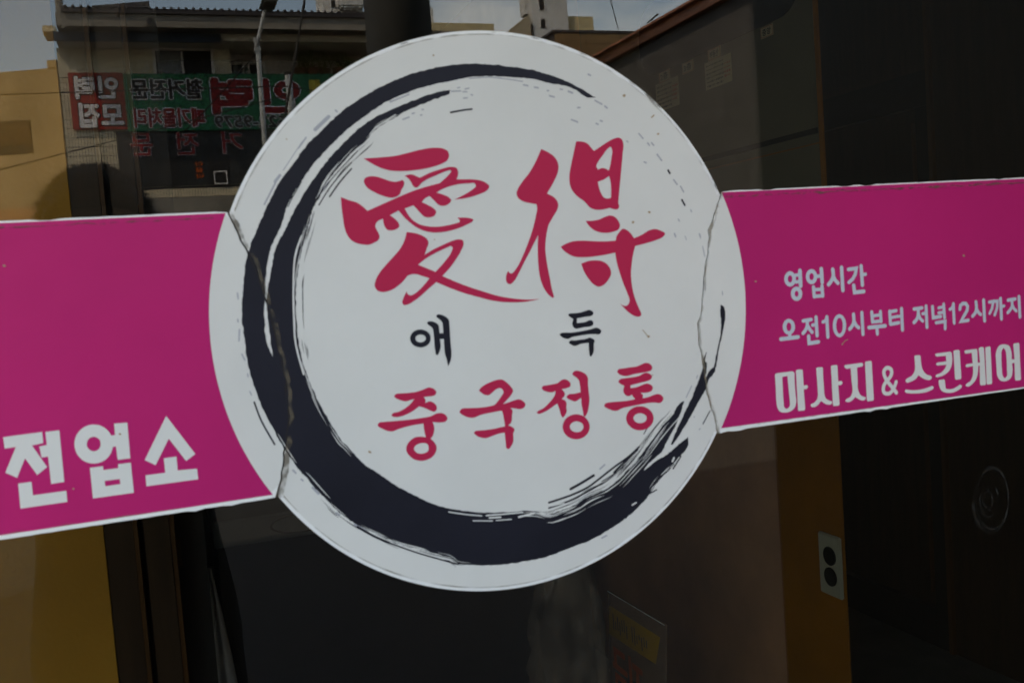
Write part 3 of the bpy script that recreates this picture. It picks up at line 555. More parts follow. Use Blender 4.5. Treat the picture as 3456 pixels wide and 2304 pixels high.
def bx(bm, x0, x1, y0, y1, z0, z1, bev=0.0):
    r = bmesh.ops.create_cube(bm, size=1.0)
    vs = r['verts']
    for v in vs:
        v.co = Vector((x0 + (v.co.x + .5) * (x1 - x0), y0 + (v.co.y + .5) * (y1 - y0), z0 + (v.co.z + .5) * (z1 - z0)))
    if bev:
        es = list({e for v in vs for e in v.link_edges})
        bmesh.ops.bevel(bm, geom=es, offset=bev, segments=2, affect='EDGES', clamp_overlap=True)
    return vs

def boxo(name, m, parent, *a, bev=0.0):
    bm = bmesh.new()
    bx(bm, *a, bev=bev)
    return obj(name, bm, m, parent)

def tube(bm, pts, rad, n=8, r2=None):
    pts = [Vector(p) for p in pts]
    rings = []
    N = len(pts)
    for i, p in enumerate(pts):
        d = (pts[min(i + 1, N - 1)] - pts[max(i - 1, 0)]).normalized()
        a = d.cross(Vector((0, 0, 1)))
        if a.length < 1e-3:
            a = d.cross(Vector((0, 1, 0)))
        a.normalize()
        b = d.cross(a)
        r = rad if r2 is None else rad + (r2 - rad) * i / (N - 1)
        rings.append([bm.verts.new(p + r * (math.cos(2 * math.pi * k / n) * a + math.sin(2 * math.pi * k / n) * b)) for k in range(n)])
    for i in range(N - 1):
        for k in range(n):
            bm.faces.new((rings[i][k], rings[i][(k + 1) % n], rings[i + 1][(k + 1) % n], rings[i + 1][k]))
    bm.faces.new(rings[0][::-1])
    bm.faces.new(rings[-1])

def sag(a, b, drop, n=14):
    a, b = Vector(a), Vector(b)
    return [a.lerp(b, i / n) - Vector((0, 0, drop * 4 * (i / n) * (1 - i / n))) for i in range(n + 1)]

def smooth_loop(pts, per=4):
    """closed outline through pts; a third element marks a corner"""
    n = len(pts)
    P = [Vector((p[0], p[1])) for p in pts]
    corner = [len(p) > 2 for p in pts]
    if all(corner):
        return P
    out = []
    for i in range(n):
        p1, p2 = P[i], P[(i + 1) % n]
        p0 = p1 - (p2 - p1) if corner[i] else P[i - 1]
        p3 = p2 + (p2 - p1) if corner[(i + 1) % n] else P[(i + 2) % n]
        seg = (p2 - p1).length
        def tang(a, b, c):
            la, lb = (b - a).length + 1e-6, (c - b).length + 1e-6
            return ((b - a) / la * lb + (c - b) / lb * la) / (la + lb)
        m1 = (p2 - p1) / (seg + 1e-6) if corner[i] else tang(p0, p1, p2)
        m2 = (p2 - p1) / (seg + 1e-6) if corner[(i + 1) % n] else tang(p1, p2, p3)
        if seg > 2.6 * (p1 - P[i - 1]).length: m1 = (p2 - p1) / (seg + 1e-6)
        if seg > 2.6 * (P[(i + 2) % n] - p2).length: m2 = (p2 - p1) / (seg + 1e-6)
        for k in range(per):
            t = k / per
            h = (2 * t ** 3 - 3 * t ** 2 + 1, t ** 3 - 2 * t ** 2 + t, -2 * t ** 3 + 3 * t ** 2, t ** 3 - t ** 2)
            out.append(h[0] * p1 + h[1] * m1 * seg + h[2] * p2 + h[3] * m2 * seg)
    return out

def stroke_loop(w, pts):
    """outline of a round-ended pen stroke"""
    P = [Vector(p) for p in pts]
    if len(P) > 2:
        Q = [P[0]]
        for i in range(len(P) - 1):
            p0, p1, p2, p3 = P[max(i - 1, 0)], P[i], P[i + 1], P[min(i + 2, len(P) - 1)]
            for k in range(1, 5):
                t = k / 4
                Q.append(0.5 * ((2 * p1) + (p2 - p0) * t + (2 * p0 - 5 * p1 + 4 * p2 - p3) * t * t + (3 * p1 - p0 - 3 * p2 + p3) * t ** 3))
        sharp = any(((P[i] - P[i - 1]).normalized()).dot((P[i + 1] - P[i]).normalized()) < 0.35 for i in range(1, len(P) - 1))
        P = P if sharp and len(P) < 12 else Q
    h = w / 2
    Lf, Rt = [], []
    N = len(P)
    for i in range(N):
        d1 = (P[i] - P[i - 1]).normalized() if i else (P[1] - P[0]).normalized()
        d2 = (P[i + 1] - P[i]).normalized() if i < N - 1 else d1
        d = (d1 + d2)
        d = d.normalized() if d.length > 1e-4 else d1
        k = h / max(0.5, d.dot(d1))
        nrm = Vector((-d.y, d.x))
        Lf.append(P[i] + nrm * k)
        Rt.append(P[i] - nrm * k)
    def cap(c, d):
        a0 = math.atan2(d.y, d.x)
        return [c + h * Vector((math.cos(a0 + math.pi / 2 - t * math.pi / 5), math.sin(a0 + math.pi / 2 - t * math.pi / 5))) for t in range(1, 5)]
    e = cap(P[-1], (P[-1] - P[-2]).normalized())
    s = cap(P[0], (P[0] - P[1]).normalized())
    return Lf + e + Rt[::-1] + s

SIGN_Z = 1.2719
def to3(p, y):
    return Vector((p.x / 1000, y, SIGN_Z + p.y / 1000))

def area2(p):
    return sum(p[i - 1].x * p[i].y - p[i].x * p[i - 1].y for i in range(len(p)))

def fill(bm, loops, place, thick=0.0):
    """flat polygon with holes; place maps 2D to 3D, thick extrudes it backwards"""
    ls = []
    for i, l in enumerate(loops):
        a = area2(l)
        if (a > 0) != (i == 0):
            l = l[::-1]
        ls.append(l)
    flat = [p for l in ls for p in l]
    tris = geometry.tessellate_polygon([[Vector((p.x, p.y, 0)) for p in l] for l in ls])
    f = [bm.verts.new(place(p, 0.0)) for p in flat]
    for a, b, c in tris:
        v = (flat[b] - flat[a]).cross(flat[c] - flat[a])
        if abs(v) < 1e-12:
            continue
        try:
            bm.faces.new((f[a], f[b], f[c]) if v > 0 else (f[a], f[c], f[b]))
        except ValueError:
            pass
    if thick:
        g = [bm.verts.new(place(p, thick)) for p in flat]
        k = 0
        for l in ls:
            n = len(l)
            for i in range(n):
                a, b = k + i, k + (i + 1) % n
                bm.faces.new((f[a], g[a], g[b], f[b]))
            k += n

def rag(loop, amp, f):
    """ragged, dry-brush edge"""
    out = []
    n = len(loop)
    for i in range(n):
        d = (loop[(i + 1) % n] - loop[i - 1])
        d = d.normalized() if d.length > 1e-5 else Vector((1, 0))
        p = loop[i]
        k = noise.noise(Vector((p.x * f, p.y * f, 0.3))) + 0.6 * noise.noise(Vector((p.x * f * 3, p.y * f * 3, 5.0)))
        out.append(p + Vector((-d.y, d.x)) * amp * k)
    return out

def glyph(name, key, m, parent, y0, step=0.00003, ragged=0.0):
    bm = bmesh.new()
    for i, it in enumerate(GLYPHS[key]):
        if it[0] == 'P':
            loops = [smooth_loop(l, 12 if ragged else 4) for l in it[1:]]
            if ragged:
                loops = [rag(l, ragged, 0.35) for l in loops]
        else:
            loops = [stroke_loop(it[1][0], it[1][1:])]
        y = y0 - i * step
        fill(bm, loops, lambda p, d: to3(p, y + d))
    return obj(name, bm, m, parent)

def text2d(body, off=0.0):
    c = bpy.data.curves.new('lettering', 'FONT')
    c.body = body
    c.offset = off
    c.resolution_u = 3
    o = bpy.data.objects.new('lettering', c)
    COL.objects.link(o)
    bpy.context.view_layer.update()
    me = bpy.data.meshes.new_from_object(o.evaluated_get(bpy.context.evaluated_depsgraph_get()))
    bpy.data.objects.remove(o)
    bpy.data.curves.remove(c)
    return me

def text_in(name, body, m, parent, origin, ex, ez, w, h, off=0.0, out=(0, 0, 0)):
    """lettering fitted to a w x h rectangle whose lower left corner is origin; ex, ez its axes.
    off (in letter heights) thickens the strokes: the same outline laid down round a small circle"""
    src = text2d(body)
    xs = [v.co.x for v in src.vertices]
    ys = [v.co.y for v in src.vertices]
    x0, x1, y0, y1 = min(xs), max(xs), min(ys), max(ys)
    o, ex, ez, out = Vector(origin), Vector(ex), Vector(ez), Vector(out)
    verts, faces = [], []
    n = 1 if off == 0 else 12
    rings = [(0.0, 0.0)] if off == 0 else [(off * h * math.cos(2 * math.pi * k / n), off * h * math.sin(2 * math.pi * k / n)) for k in range(n)]
    for k, (dx, dz) in enumerate(rings):
        b = len(verts)
        for v in src.vertices:
            verts.append(o + ex * ((v.co.x - x0) / (x1 - x0) * w + dx) + ez * ((v.co.y - y0) / (y1 - y0) * h + dz) + out * k)
        for p in src.polygons:
            faces.append([b + q for q in p.vertices])
    me = bpy.data.meshes.new(name)
    me.from_pydata(verts, [], faces)
    bpy.data.meshes.remove(src)
    return link(name, me, m, parent)

# ---------------------------------------------------------------- materials
M_margin = mat('white_vinyl_lit_edge', (0.86, 0.87, 0.88), 0.35)  # white margin, made paler than the print to imitate an edge catching light
M_white = mat('printed_white', (0.765, 0.765, 0.75), 0.42, var=0.075, vscale=4.5, bump=0.12, bscale=9, spec=0.2)
M_pink = mat('printed_magenta', (0.60, 0.021, 0.175), 0.45, var=0.13, vscale=3.5, bump=0.12, bscale=8, spec=0.12)
M_red = mat('printed_crimson', (0.56, 0.024, 0.085), 0.45, spec=0.12)
M_navy = mat('printed_ink', (0.018, 0.019, 0.030), 0.45, var=0.3, vscale=6, spec=0.15)
M_gray = mat('printed_gray', (0.40, 0.41, 0.46), 0.45)
M_twhite = mat('printed_lettering_white', (0.74, 0.75, 0.74), 0.42)
M_tblue = mat('printed_lettering_pale_blue', (0.55, 0.61, 0.70), 0.42)
M_speck = mat('rust_speck', (0.42, 0.30, 0.19), 0.7)
M_grime = veil('brown_grime', (0.15, 0.12, 0.085), 0.0, 0.65, 150, p0=0.36, p1=0.60)
M_grime2 = veil('thin_grime', (0.30, 0.25, 0.18), 0.0, 0.55, 60, p0=0.40, p1=0.66)
M_grime3 = veil('pale_grime', (0.42, 0.36, 0.28), 0.0, 0.6, 120, p0=0.34, p1=0.62)
M_crack = mat('dark_crack', (0.03, 0.025, 0.02), 0.8)
M_glass = glass_mat('window_glass', (0.79, 0.79, 0.765))
M_smear = veil('glass_smear', (0.75, 0.75, 0.72), 0.0, 0.045, 120, p0=0.35, p1=0.7)
M_ochre = mat('ochre_paint', (0.46, 0.23, 0.028), 0.6, var=0.12, vscale=6, bump=0.08, bscale=160)
M_dbrown = mat('dark_brown_wood', (0.040, 0.022, 0.011), 0.45, var=0.4, vscale=9, stretch=(6, 6, 0.5))
M_obrown = mat('orange_brown_trim', (0.075, 0.032, 0.008), 0.45, var=0.25, vscale=8)
M_black = mat('black_gap', (0.008, 0.008, 0.009), 0.6)
M_obrown2 = mat('orange_brown_plaster', (0.35, 0.13, 0.010), 0.6, var=0.2, vscale=5, bump=0.05)
M_pinkbrown = mat('pinkish_brown_plaster', (0.52, 0.25, 0.115), 0.65, var=0.2, vscale=4, bump=0.06)
M_cab = mat('grey_steel_cabinet', (0.17, 0.16, 0.125), 0.5, var=0.12, vscale=6)
M_dial = mat('dark_viewing_window', (0.010, 0.011, 0.014), 0.15)
M_paper = mat('yellowed_paper', (0.66, 0.60, 0.44), 0.8, var=0.12, vscale=30)
M_penk = mat('pen_ink', (0.05, 0.05, 0.06), 0.7)
M_pred = mat('red_print', (0.45, 0.08, 0.06), 0.7)
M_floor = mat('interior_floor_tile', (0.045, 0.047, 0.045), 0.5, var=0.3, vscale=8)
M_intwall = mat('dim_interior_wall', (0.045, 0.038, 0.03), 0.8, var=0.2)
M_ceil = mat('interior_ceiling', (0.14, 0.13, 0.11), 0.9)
M_green = mat('grey_green_counter', (0.16, 0.18, 0.165), 0.5, var=0.2)
M_cloth = mat('white_cloth', (0.82, 0.82, 0.82), 0.9, var=0.15, vscale=40, bump=0.3, bscale=300)
M_socket = mat('socket_plate', (0.42, 0.42, 0.36), 0.4)
M_bag = veil('thin_plastic', (0.34, 0.29, 0.24), 0.05, 0.28, 9, rough=0.08)
M_acryl = veil('clear_acrylic', (0.27, 0.19, 0.14), 0.55, 0.7, 5, rough=0.1)
M_yell = mat('yellow_label', (0.46, 0.26, 0.015), 0.6)
M_orred = mat('orange_red_print', (0.50, 0.09, 0.015), 0.6)
M_frame = mat('bronze_anodised_frame', (0.05, 0.042, 0.035), 0.35, metal=0.6)
M_recess = mat('dark_brown_stone', (0.032, 0.024, 0.017), 0.5, var=0.35, vscale=9)
M_soffit = mat('added_canopy_soffit', (0.30, 0.28, 0.25), 0.8, var=0.15)
M_asph = mat('asphalt', (0.036, 0.036, 0.036), 0.9, var=0.35, vscale=14, bump=0.4, bscale=120)
M_pave = mat('sidewalk_block', (0.07, 0.068, 0.065), 0.9, var=0.25, vscale=6, bump=0.2)
M_kerb = mat('kerb_granite', (0.16, 0.16, 0.155), 0.8, var=0.2, vscale=20)
M_line = mat('road_paint', (0.55, 0.53, 0.45), 0.7, var=0.3, vscale=25)

# ---------------------------------------------------------------- shop: ground, shell and recess
struct(boxo('road', M_asph, None, -120, 120, -120, -1.2, -0.30, -0.004))
struct(boxo('sidewalk', M_pave, None, -40, 40, -1.199, 0.0, -0.30, 0.0))
for i in range(24):
    struct(boxo('kerb', M_kerb, None, -10 + i, -10 + i + 0.985, -14.4, -14.25, -0.30, 0.122, bev=0.012))
struct(boxo('sidewalk', M_pave, None, -40, 40, -17.2, -14.401, -0.30, 0.12))
struct(boxo('road_marking', M_line, None, -40, 40, -8.6, -8.48, -0.0035, -0.0005))

shop = empty('shop_front', 'own shop front around the glass with added unseen overhang above and dark stone side wall', 'building')
boxo('added_canopy', M_soffit, shop, -9.0, 4.0, -1.6, 0.0, 2.45, 2.65)  # unseen slab added to keep the sun off the sign
boxo('side_wall', M_recess, shop, 0.782, 1.10, -0.80, 0.0, 0.0, 2.449)
boxo('wall', M_recess, shop, 0.745, 4.0, 0.0, 0.12, 0.0, 2.449)
boxo('wall', M_recess, shop, -7.0, -1.60, 0.0, 0.12, 0.0, 2.449)
boxo('shading_upper_wall', M_soffit, shop, -7.0, 4.0, 0.0, 0.20, 2.651, 10.2)  # out of view, raised so its shadow covers the road
boxo('sill', M_recess, shop, -1.60, 0.745, -0.06, 0.12, 0.0, 0.14)
fr = empty('window_frame', 'dark bronze frame holding the shop window glass', 'window frame')
boxo('jamb', M_frame, fr, -1.598, -1.545, -0.03, 0.05, 0.141, 2.447)
boxo('jamb', M_frame, fr, 0.695, 0.743, -0.03, 0.05, 0.141, 2.447)
boxo('head', M_frame, fr, -1.544, 0.694, -0.03, 0.05, 2.39, 2.447)
boxo('bottom_rail', M_frame, fr, -1.544, 0.694, -0.03, 0.05, 0.141, 0.20)

# ---------------------------------------------------------------- interior
FZ = -0.20          # shop floor, a step down
FC = 0.10           # raised floor of the passage behind the partition
room = empty('interior_room', 'dim shop interior behind the glass with bare walls and ceiling', 'room')
room['kind'] = 'structure'
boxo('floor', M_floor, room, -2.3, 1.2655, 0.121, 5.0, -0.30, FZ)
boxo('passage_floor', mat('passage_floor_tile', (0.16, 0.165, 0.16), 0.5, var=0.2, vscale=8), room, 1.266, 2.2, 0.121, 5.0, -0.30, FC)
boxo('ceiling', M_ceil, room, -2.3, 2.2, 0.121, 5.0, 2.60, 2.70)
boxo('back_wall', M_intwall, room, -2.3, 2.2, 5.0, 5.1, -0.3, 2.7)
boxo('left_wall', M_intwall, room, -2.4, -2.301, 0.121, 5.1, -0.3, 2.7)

XR = -0.2413 + 2.103
rw = empty('right_wall', 'dark brown wooden wall beyond the orange post', 'wall')
boxo('panel', M_dbrown, rw, XR, XR + 0.1, 0.121, 1.53, FC, 2.599)
boxo('trim', M_obrown, rw, XR - 0.012, XR + 0.05, 1.531, 1.546, FC, 2.599)
boxo('panel', M_dbrown, rw, XR + 0.03, XR + 0.1, 2.9, 4.999, FC, 2.599)
wd = empty('wooden_door', 'dark brown panelled wooden door past the orange post', 'door')
boxo('stile', M_black, wd, XR - 0.004, XR + 0.05, 1.547, 1.60, FC, 1.70)
boxo('rail', M_black, wd, XR - 0.004, XR + 0.05, 1.547, 2.898, 1.701, 1.80)
boxo('rail', M_black, wd, XR - 0.004, XR + 0.05, 1.601, 2.898, FC, 0.215)
boxo('door_panel', M_dbrown, wd, XR + 0.02, XR + 0.05, 1.601, 2.898, 0.216, 1.70)
boxo('top_panel', M_dbrown, wd, XR + 0.01, XR + 0.05, 1.547, 2.898, 1.801, 2.599)
boxo('moulding', M_obrown, wd, XR + 0.008, XR + 0.019, 1.625, 1.632, 0.26, 1.66)

# partition with the orange post and the grey meter cabinet (all on one plane, seen at a slant)
XP = -0.2413 + 1.50
K = 1.5 / 1.7
def py(y): return (y + 0.6982) * K - 0.6982
def pz(z): return 1.3 + (z - 1.3) * K
pt = empty('partition', 'pinkish brown plaster partition ending in an orange brown post', 'wall')
boxo('plaster', M_pinkbrown, pt, XP, XP + 0.006, py(1.794), 4.9, FZ, 2.599)
boxo('post', M_obrown2, pt, XP - 0.004, XP + 0.001, py(1.497), py(1.794) - 0.0005, FZ, 2.599)

cb = empty('meter_cabinet', 'grey steel electric meter cabinet with long dark oval window and paper labels', 'meter cabinet')
XF = XP - 0.006
boxo('case', M_cab, cb, XF, XP - 0.0045, py(1.512), py(3.0), pz(1.598), pz(2.50))
boxo('lower_case', M_cab, cb, XF, XP - 0.0045, py(1.512), py(3.0), pz(1.20), pz(1.594))
boxo('seam', M_black, cb, XF - 0.003, XF - 0.0005, py(1.512), py(3.0), pz(1.622), pz(1.637))  # black strip standing in for the shadow along the case joint
bm = bmesh.new()
y0, y1, z0, z1, rr = py(1.545), py(2.49), pz(1.962), pz(2.21), 0.10
loop = []
for cy, cz, a0 in ((y1 - rr, z1 - rr, 0), (y0 + rr, z1 - rr, 90), (y0 + rr, z0 + rr, 180), (y1 - rr, z0 + rr, 270)):
    for k in range(9):
        a = R(a0 + k * 90 / 8)
        loop.append(Vector((cy + rr * math.cos(a), cz + rr * math.sin(a))))
fill(bm, [loop], lambda p, d: Vector((XF - 0.002 + d, p.x, p.y)), 0.0018)
obj('viewing_window', bm, M_dial, cb)

def note(label, yl, zt, yr, zb, word, form):
    """paper stuck on the cabinet face; yl (deep end) appears on the left"""
    t = empty('paper_label', label, 'paper label', 'paper labels stuck on the meter cabinet')
    x = XF - 0.0012
    boxo('sheet', M_paper, t, x, x + 0.001, py(yr), py(yl), pz(zb), pz(zt))
    w, h = py(yl) - py(yr), pz(zt) - pz(zb)
    ex, ez = (0, -1, 0), (0, 0, 1)
    if word:
        text_in('lettering', word, M_penk, t, (x - 0.0004, py(yl) - w * 0.15, pz(zb) + h * 0.2), ex, ez, w * 0.68, h * 0.6, 0.03, (-0.000005, 0, 0))
        bmm = bmesh.new()
        for a, b, c, d in ((0.03, 0.97, 0.05, 0.09), (0.03, 0.97, 0.91, 0.95), (0.03, 0.05, 0.09, 0.91), (0.95, 0.97, 0.09, 0.91)):
            bx(bmm, x - 0.0003, x, py(yl) - w * b, py(yl) - w * a, pz(zb) + h * c, pz(zb) + h * d)
        obj('border', bmm, M_pred, t)
    if form:
        rnd = random.Random(form)
        for mname, mm in (('print', M_penk), ('stamp', M_pred)):
            bmm = bmesh.new()
            for row in range(6):
                zz = pz(zb) + h * (0.86 - row * 0.15)
                u = 0.06 if mname == 'print' else 0.74
                lim = 0.70 if mname == 'print' else 0.94
                if mname == 'stamp' and row in (0, 5):
                    continue
                while u < lim:
                    ww = rnd.uniform(0.012, 0.05)
                    hh = rnd.uniform(0.03, 0.085)
                    bx(bmm, x - 0.0004, x, py(yl) - w * (u + ww), py(yl) - w * u, zz - h * hh / 2, zz + h * hh / 2)
                    u += ww + rnd.uniform(0.012, 0.035)
            obj(mname, bmm, mm, t)['kind'] = 'stuff'
    return t
note('small paper label farthest from the orange post reading 2층', 2.36, 1.963, 2.285, 1.925, '2층', 0)
note('paper form farthest from the orange post with red stamps', 2.388, 1.927, 2.232, 1.832, None, 5)
note('small red bordered paper label with no form below it reading 3층', 2.20, 1.958, 2.128, 1.922, '3층', 0)
note('red bordered paper label directly above the form closer to the orange post', 2.037, 1.962, 1.963, 1.928, '부동산', 0)
note('paper form closer to the orange post with red stamps', 2.060, 1.927, 1.908, 1.843, None, 9)
note('small paper label nearest the orange post reading 중앙', 1.748, 1.957, 1.688, 1.926, '중앙', 0)

sk = empty('wall_socket', 'white wall plate with two round black holes on the orange brown post', 'socket')
xs = XP - 0.004
boxo('plate', M_socket, sk, xs - 0.011, xs - 0.0005, py(1.5), py(1.592), pz(0.347), pz(0.521), bev=0.003)
for zc in (0.462, 0.403):
    bmm = bmesh.new()
    bmesh.ops.create_cone(bmm, cap_ends=True, segments=24, radius1=0.0235, radius2=0.0235, depth=0.004,
                          matrix=Matrix.Translation((xs - 0.0115, py(1.541), pz(zc))) @ Matrix.Rotation(R(90), 4, 'Y'))
    obj('socket_hole', bmm, M_black, sk)

# left: ochre panel and the dark door frame beside it
oc = tag(boxo('ochre_panel', M_ochre, None, -1.9, -0.334, 0.60, 0.64, FZ, 2.45), 'flat ochre painted wall panel inside the glass', 'wall panel')
df = empty('door_frame', 'dark brown wooden door frame beside the ochre panel', 'door frame')
boxo('stile', M_dbrown, df, -0.3335, -0.300, 0.602, 0.66, FZ, 2.45)
boxo('edge_trim', M_obrown, df, -0.2995, -0.2945, 0.598, 0.66, FZ, 2.45)
boxo('gap', M_black, df, -0.294, -0.288, 0.62, 0.66, FZ, 2.45)
boxo('stile', M_dbrown, df, -0.2875, -0.2575, 0.600, 0.68, FZ, 2.45)
boxo('edge_trim', M_obrown, df, -0.257, -0.2515, 0.602, 0.68, FZ, 2.45)
boxo('stile', M_black, df, -0.251, -0.215, 0.64, 0.72, FZ, 2.45)
boxo('hinge', M_obrown, df, -0.251, -0.246, 0.634, 0.6395, 0.955, 0.99)

# white cloth hanging behind the door frame
bm = bmesh.new()
rows = []
for i in range(16):
    t = i / 15
    z = 0.90 - t * 1.09
    xl = -0.212 - 0.006 * math.sin(t * 6)
    xr = -0.207 + 0.30 * t ** 1.5 + 0.006 * math.sin(t * 17)
    row = []
    for k in range(9):
        u = k / 8
        row.append(bm.verts.new((xl + (xr - xl) * u, 0.80 + 0.03 * math.sin(u * 7 + t * 3) * (0.3 + t), z)))
    rows.append(row)
for i in range(15):
    for k in range(8):
        bm.faces.new((rows[i][k], rows[i + 1][k], rows[i + 1][k + 1], rows[i][k + 1]))
cl = obj('hanging_cloth', bm, M_cloth, None, True)
so = cl.modifiers.new('thickness', 'SOLIDIFY')
so.thickness = 0.003
tag(cl, 'crumpled white cloth hanging low behind the door frame', 'cloth')
bm = bmesh.new()
pts = [(-0.236, 1.04), (-0.222, 1.03), (-0.219, 0.985), (-0.226, 0.955), (-0.236, 0.93)]
fill(bm, [[Vector(p) for p in pts]], lambda p, d: Vector((p.x, 0.80 + d + 0.02 * math.sin(p.y * 30), p.y)), 0.004)
tag(obj('paper_tag', bm, M_cloth, None), 'small pale scrap hanging on the door frame', 'paper')

ct = empty('reception_counter', 'low dark counter with a grey green top far inside', 'counter')
boxo('body', M_intwall, ct, -0.15, 1.05, 2.33, 2.9, FZ, 0.556)
boxo('top', M_green, ct, -0.158, 1.06, 2.30, 2.92, 0.557, 0.638, bev=0.004)
bm = bmesh.new()
lp = [Vector((0.10 + 0.10 * math.cos(a) * (1 if abs(math.cos(a)) < .7 else .95), 0.600 + 0.03 * math.sin(a))) for a in [2 * math.pi * k / 28 for k in range(28)]]
li = [Vector((0.10 + (p.x - 0.10) * 0.93, 0.600 + (p.y - 0.600) * 0.86)) for p in lp]
fill(bm, [lp, li], lambda p, d: Vector((p.x, 2.297 + d, p.y)), 0.003)
obj('inlay', bm, M_intwall, ct)

# plastic bag: a tall thin film sack with sharp creases
bm = bmesh.new()
rows = []
NB, MB = 60, 64
for i in range(NB + 1):
    t = i / NB
    z = FZ + t * 1.0
    wx = (0.070 + 0.020 * math.sin(t * 3.0)) * (1 - 0.55 * max(0, t - 0.72) / 0.28)
    row = []
    for k in range(MB):
        a = 2 * math.pi * k / MB
        p = Vector((math.cos(a) * 1.6, math.sin(a) * 1.6, t * 4))
        cr = abs(noise.noise(p * 1.6 + Vector((3, 0, 0)))) + 0.5 * abs(noise.noise(p * 3.7)) + 0.25 * abs(noise.noise(p * 8))
        d = 1.18 - 0.55 * cr + 0.2 * noise.noise(p * 0.8)
        row.append(bm.verts.new((0.520 + wx * d * math.cos(a), 1.22 + wx * 0.8 * d * math.sin(a), z)))
    rows.append(row)
for i in range(NB):
    for k in range(MB):
        bm.faces.new((rows[i][k], rows[i][(k + 1) % MB], rows[i + 1][(k + 1) % MB], rows[i + 1][k]))
bm.faces.new(rows[0][::-1])
tag(obj('plastic_bag', bm, M_bag, None, True), 'tall crumpled clear plastic bag standing on the shop floor', 'bag')

# acrylic notice seen from behind (its lettering reads from the room side)
ns = empty('acrylic_notice', 'clear acrylic notice seen from behind with yellow header and reversed red lettering', 'sign')
KS = 0.8
def ny(y): return (y + 0.6982) * KS - 0.6982
xn = 0.759
bm = bmesh.new()
lp = [Vector(p) for p in ((1.536, 0.485), (1.235, 0.492), (1.33, FZ + 0.002), (1.60, FZ + 0.002))]
fill(bm, [lp], lambda p, d: Vector((xn + d, p.x, p.y)), 0.006)
obj('sheet', bm, M_acryl, ns)
bm = bmesh.new()
fill(bm, [[Vector(p) for p in ((1.532, 0.450), (1.262, 0.456), (1.292, 0.382), (1.545, 0.372))]], lambda p, d: Vector((xn - 0.0003 - d, p.x, p.y)), 0.0)
obj('header', bm, M_yell, ns)
bm = bmesh.new()
fill(bm, [[Vector(p) for p in ((1.537, 0.487), (1.234, 0.494), (1.234, 0.4915), (1.537, 0.4845))]], lambda p, d: Vector((xn - 0.0008 + d, p.x, p.y)), 0.0)
obj('bright_edge', bm, M_cloth, ns)
text_in('lettering', '지금', M_orred, ns, (xn - 0.0006, 1.365, 0.235), (0, 1, 0), (0, 0, 1), 0.165, 0.115, 0.03, (-0.00001, 0, 0))
bm = bmesh.new()
rnd = random.Random(3)
for c in range(2):
    for k in range(7):
        yy = 1.33 + c * 0.105 + k * 0.0125
        hh = rnd.uniform(0.012, 0.045)
        zz = 0.415 + rnd.uniform(-0.008, 0.008)
        bx(bm, xn - 0.0010, xn - 0.0006, yy, yy + 0.004, zz - hh / 2, zz + hh / 2)
obj('small_print', bm, M_penk, ns)['kind'] = 'stuff'

# ---------------------------------------------------------------- the window glass
gl = empty('window_glass', 'large clear shop window pane carrying the sign and reflecting the street', 'window')
boxo('pane', M_glass, gl, -1.5438, 0.6938, 0.0, 0.006, 0.2005, 2.3895)
bm = bmesh.new()
for rx, rz, dx, dz, a0, a1 in ((0.0205, 0.031, 0, 0, 0, 360), (0.0185, 0.0285, 0.001, 0.0005, 20, 330), (0.0215, 0.0325, -0.001, 0, 180, 420), (0.0075, 0.010, -0.006, 0, 0, 360), (0.0055, 0.007, -0.005, 0.001, 30, 380), (0.0115, 0.016, -0.003, 0, 200, 400)):
    pv = None
    for k in range(41):
        a = R(a0 + (a1 - a0) * k / 40)
        w = 0.0005 + 0.0004 * math.sin(a * 2.3 + rx * 900)
        c = Vector((0.465 + dx, 0, 1.062 + dz))
        d = Vector((math.cos(a) * rx, 0, math.sin(a) * rz))
        n = d.normalized() * w
        q = (bm.verts.new(c + d - n + Vector((0, -0.0003 - 0.02 * rx * 0.01, 0))), bm.verts.new(c + d + n + Vector((0, -0.0003 - 0.02 * rx * 0.01, 0))))
        if pv:
            bm.faces.new((pv[0], pv[1], q[1], q[0]))
        pv = q
obj('smear', bm, M_smear, gl)

# ---------------------------------------------------------------- the sign, three sheets stuck on the glass
Y_SHEET, Y_PRINT, Y_INK = -0.0014, -0.00150, -0.00160
RC, RP = 210.0, 212.2
SL = [Vector(p) for p in SEAMS['seam_left']]
SR = [Vector(p) for p in SEAMS['seam_right']]
def rough(pts, amp, seed, per=3):
    out = []
    for i in range(len(pts) - 1):
        for k in range(per):
            p = pts[i].lerp(pts[i + 1], k / per)
            n = noise.noise(Vector((p.x * 0.16, p.y * 0.16, seed))) + 0.5 * noise.noise(Vector((p.x * 0.5, p.y * 0.5, seed)))
            out.append(p + Vector((amp * n, 0)))
    out.append(pts[-1].copy())
    return out
def arc(r, a0, a1, n):
    return [Vector((r * math.cos(a0 + (a1 - a0) * i / n), r * math.sin(a0 + (a1 - a0) * i / n))) for i in range(n + 1)]
def ang(p): return math.atan2(p.y, p.x)
sl_in = [p + Vector((0.7, 0)) for p in rough(SL, 0.9, 1.0)]
sr_in = [p - Vector((0.6, 0)) for p in rough(SR, 0.9, 2.0)]
sl_out = [p - Vector((0.6, 0)) for p in rough(SL, 0.9, 1.0)]
sr_out = [p + Vector((0.6, 0)) for p in rough(SR, 0.9, 2.0)]

def sheet(name, loops, m, parent, y, thick):
    bm = bmesh.new()
    fill(bm, loops, lambda p, d: to3(p, y + d), thick)
    return obj(name, bm, m, parent)

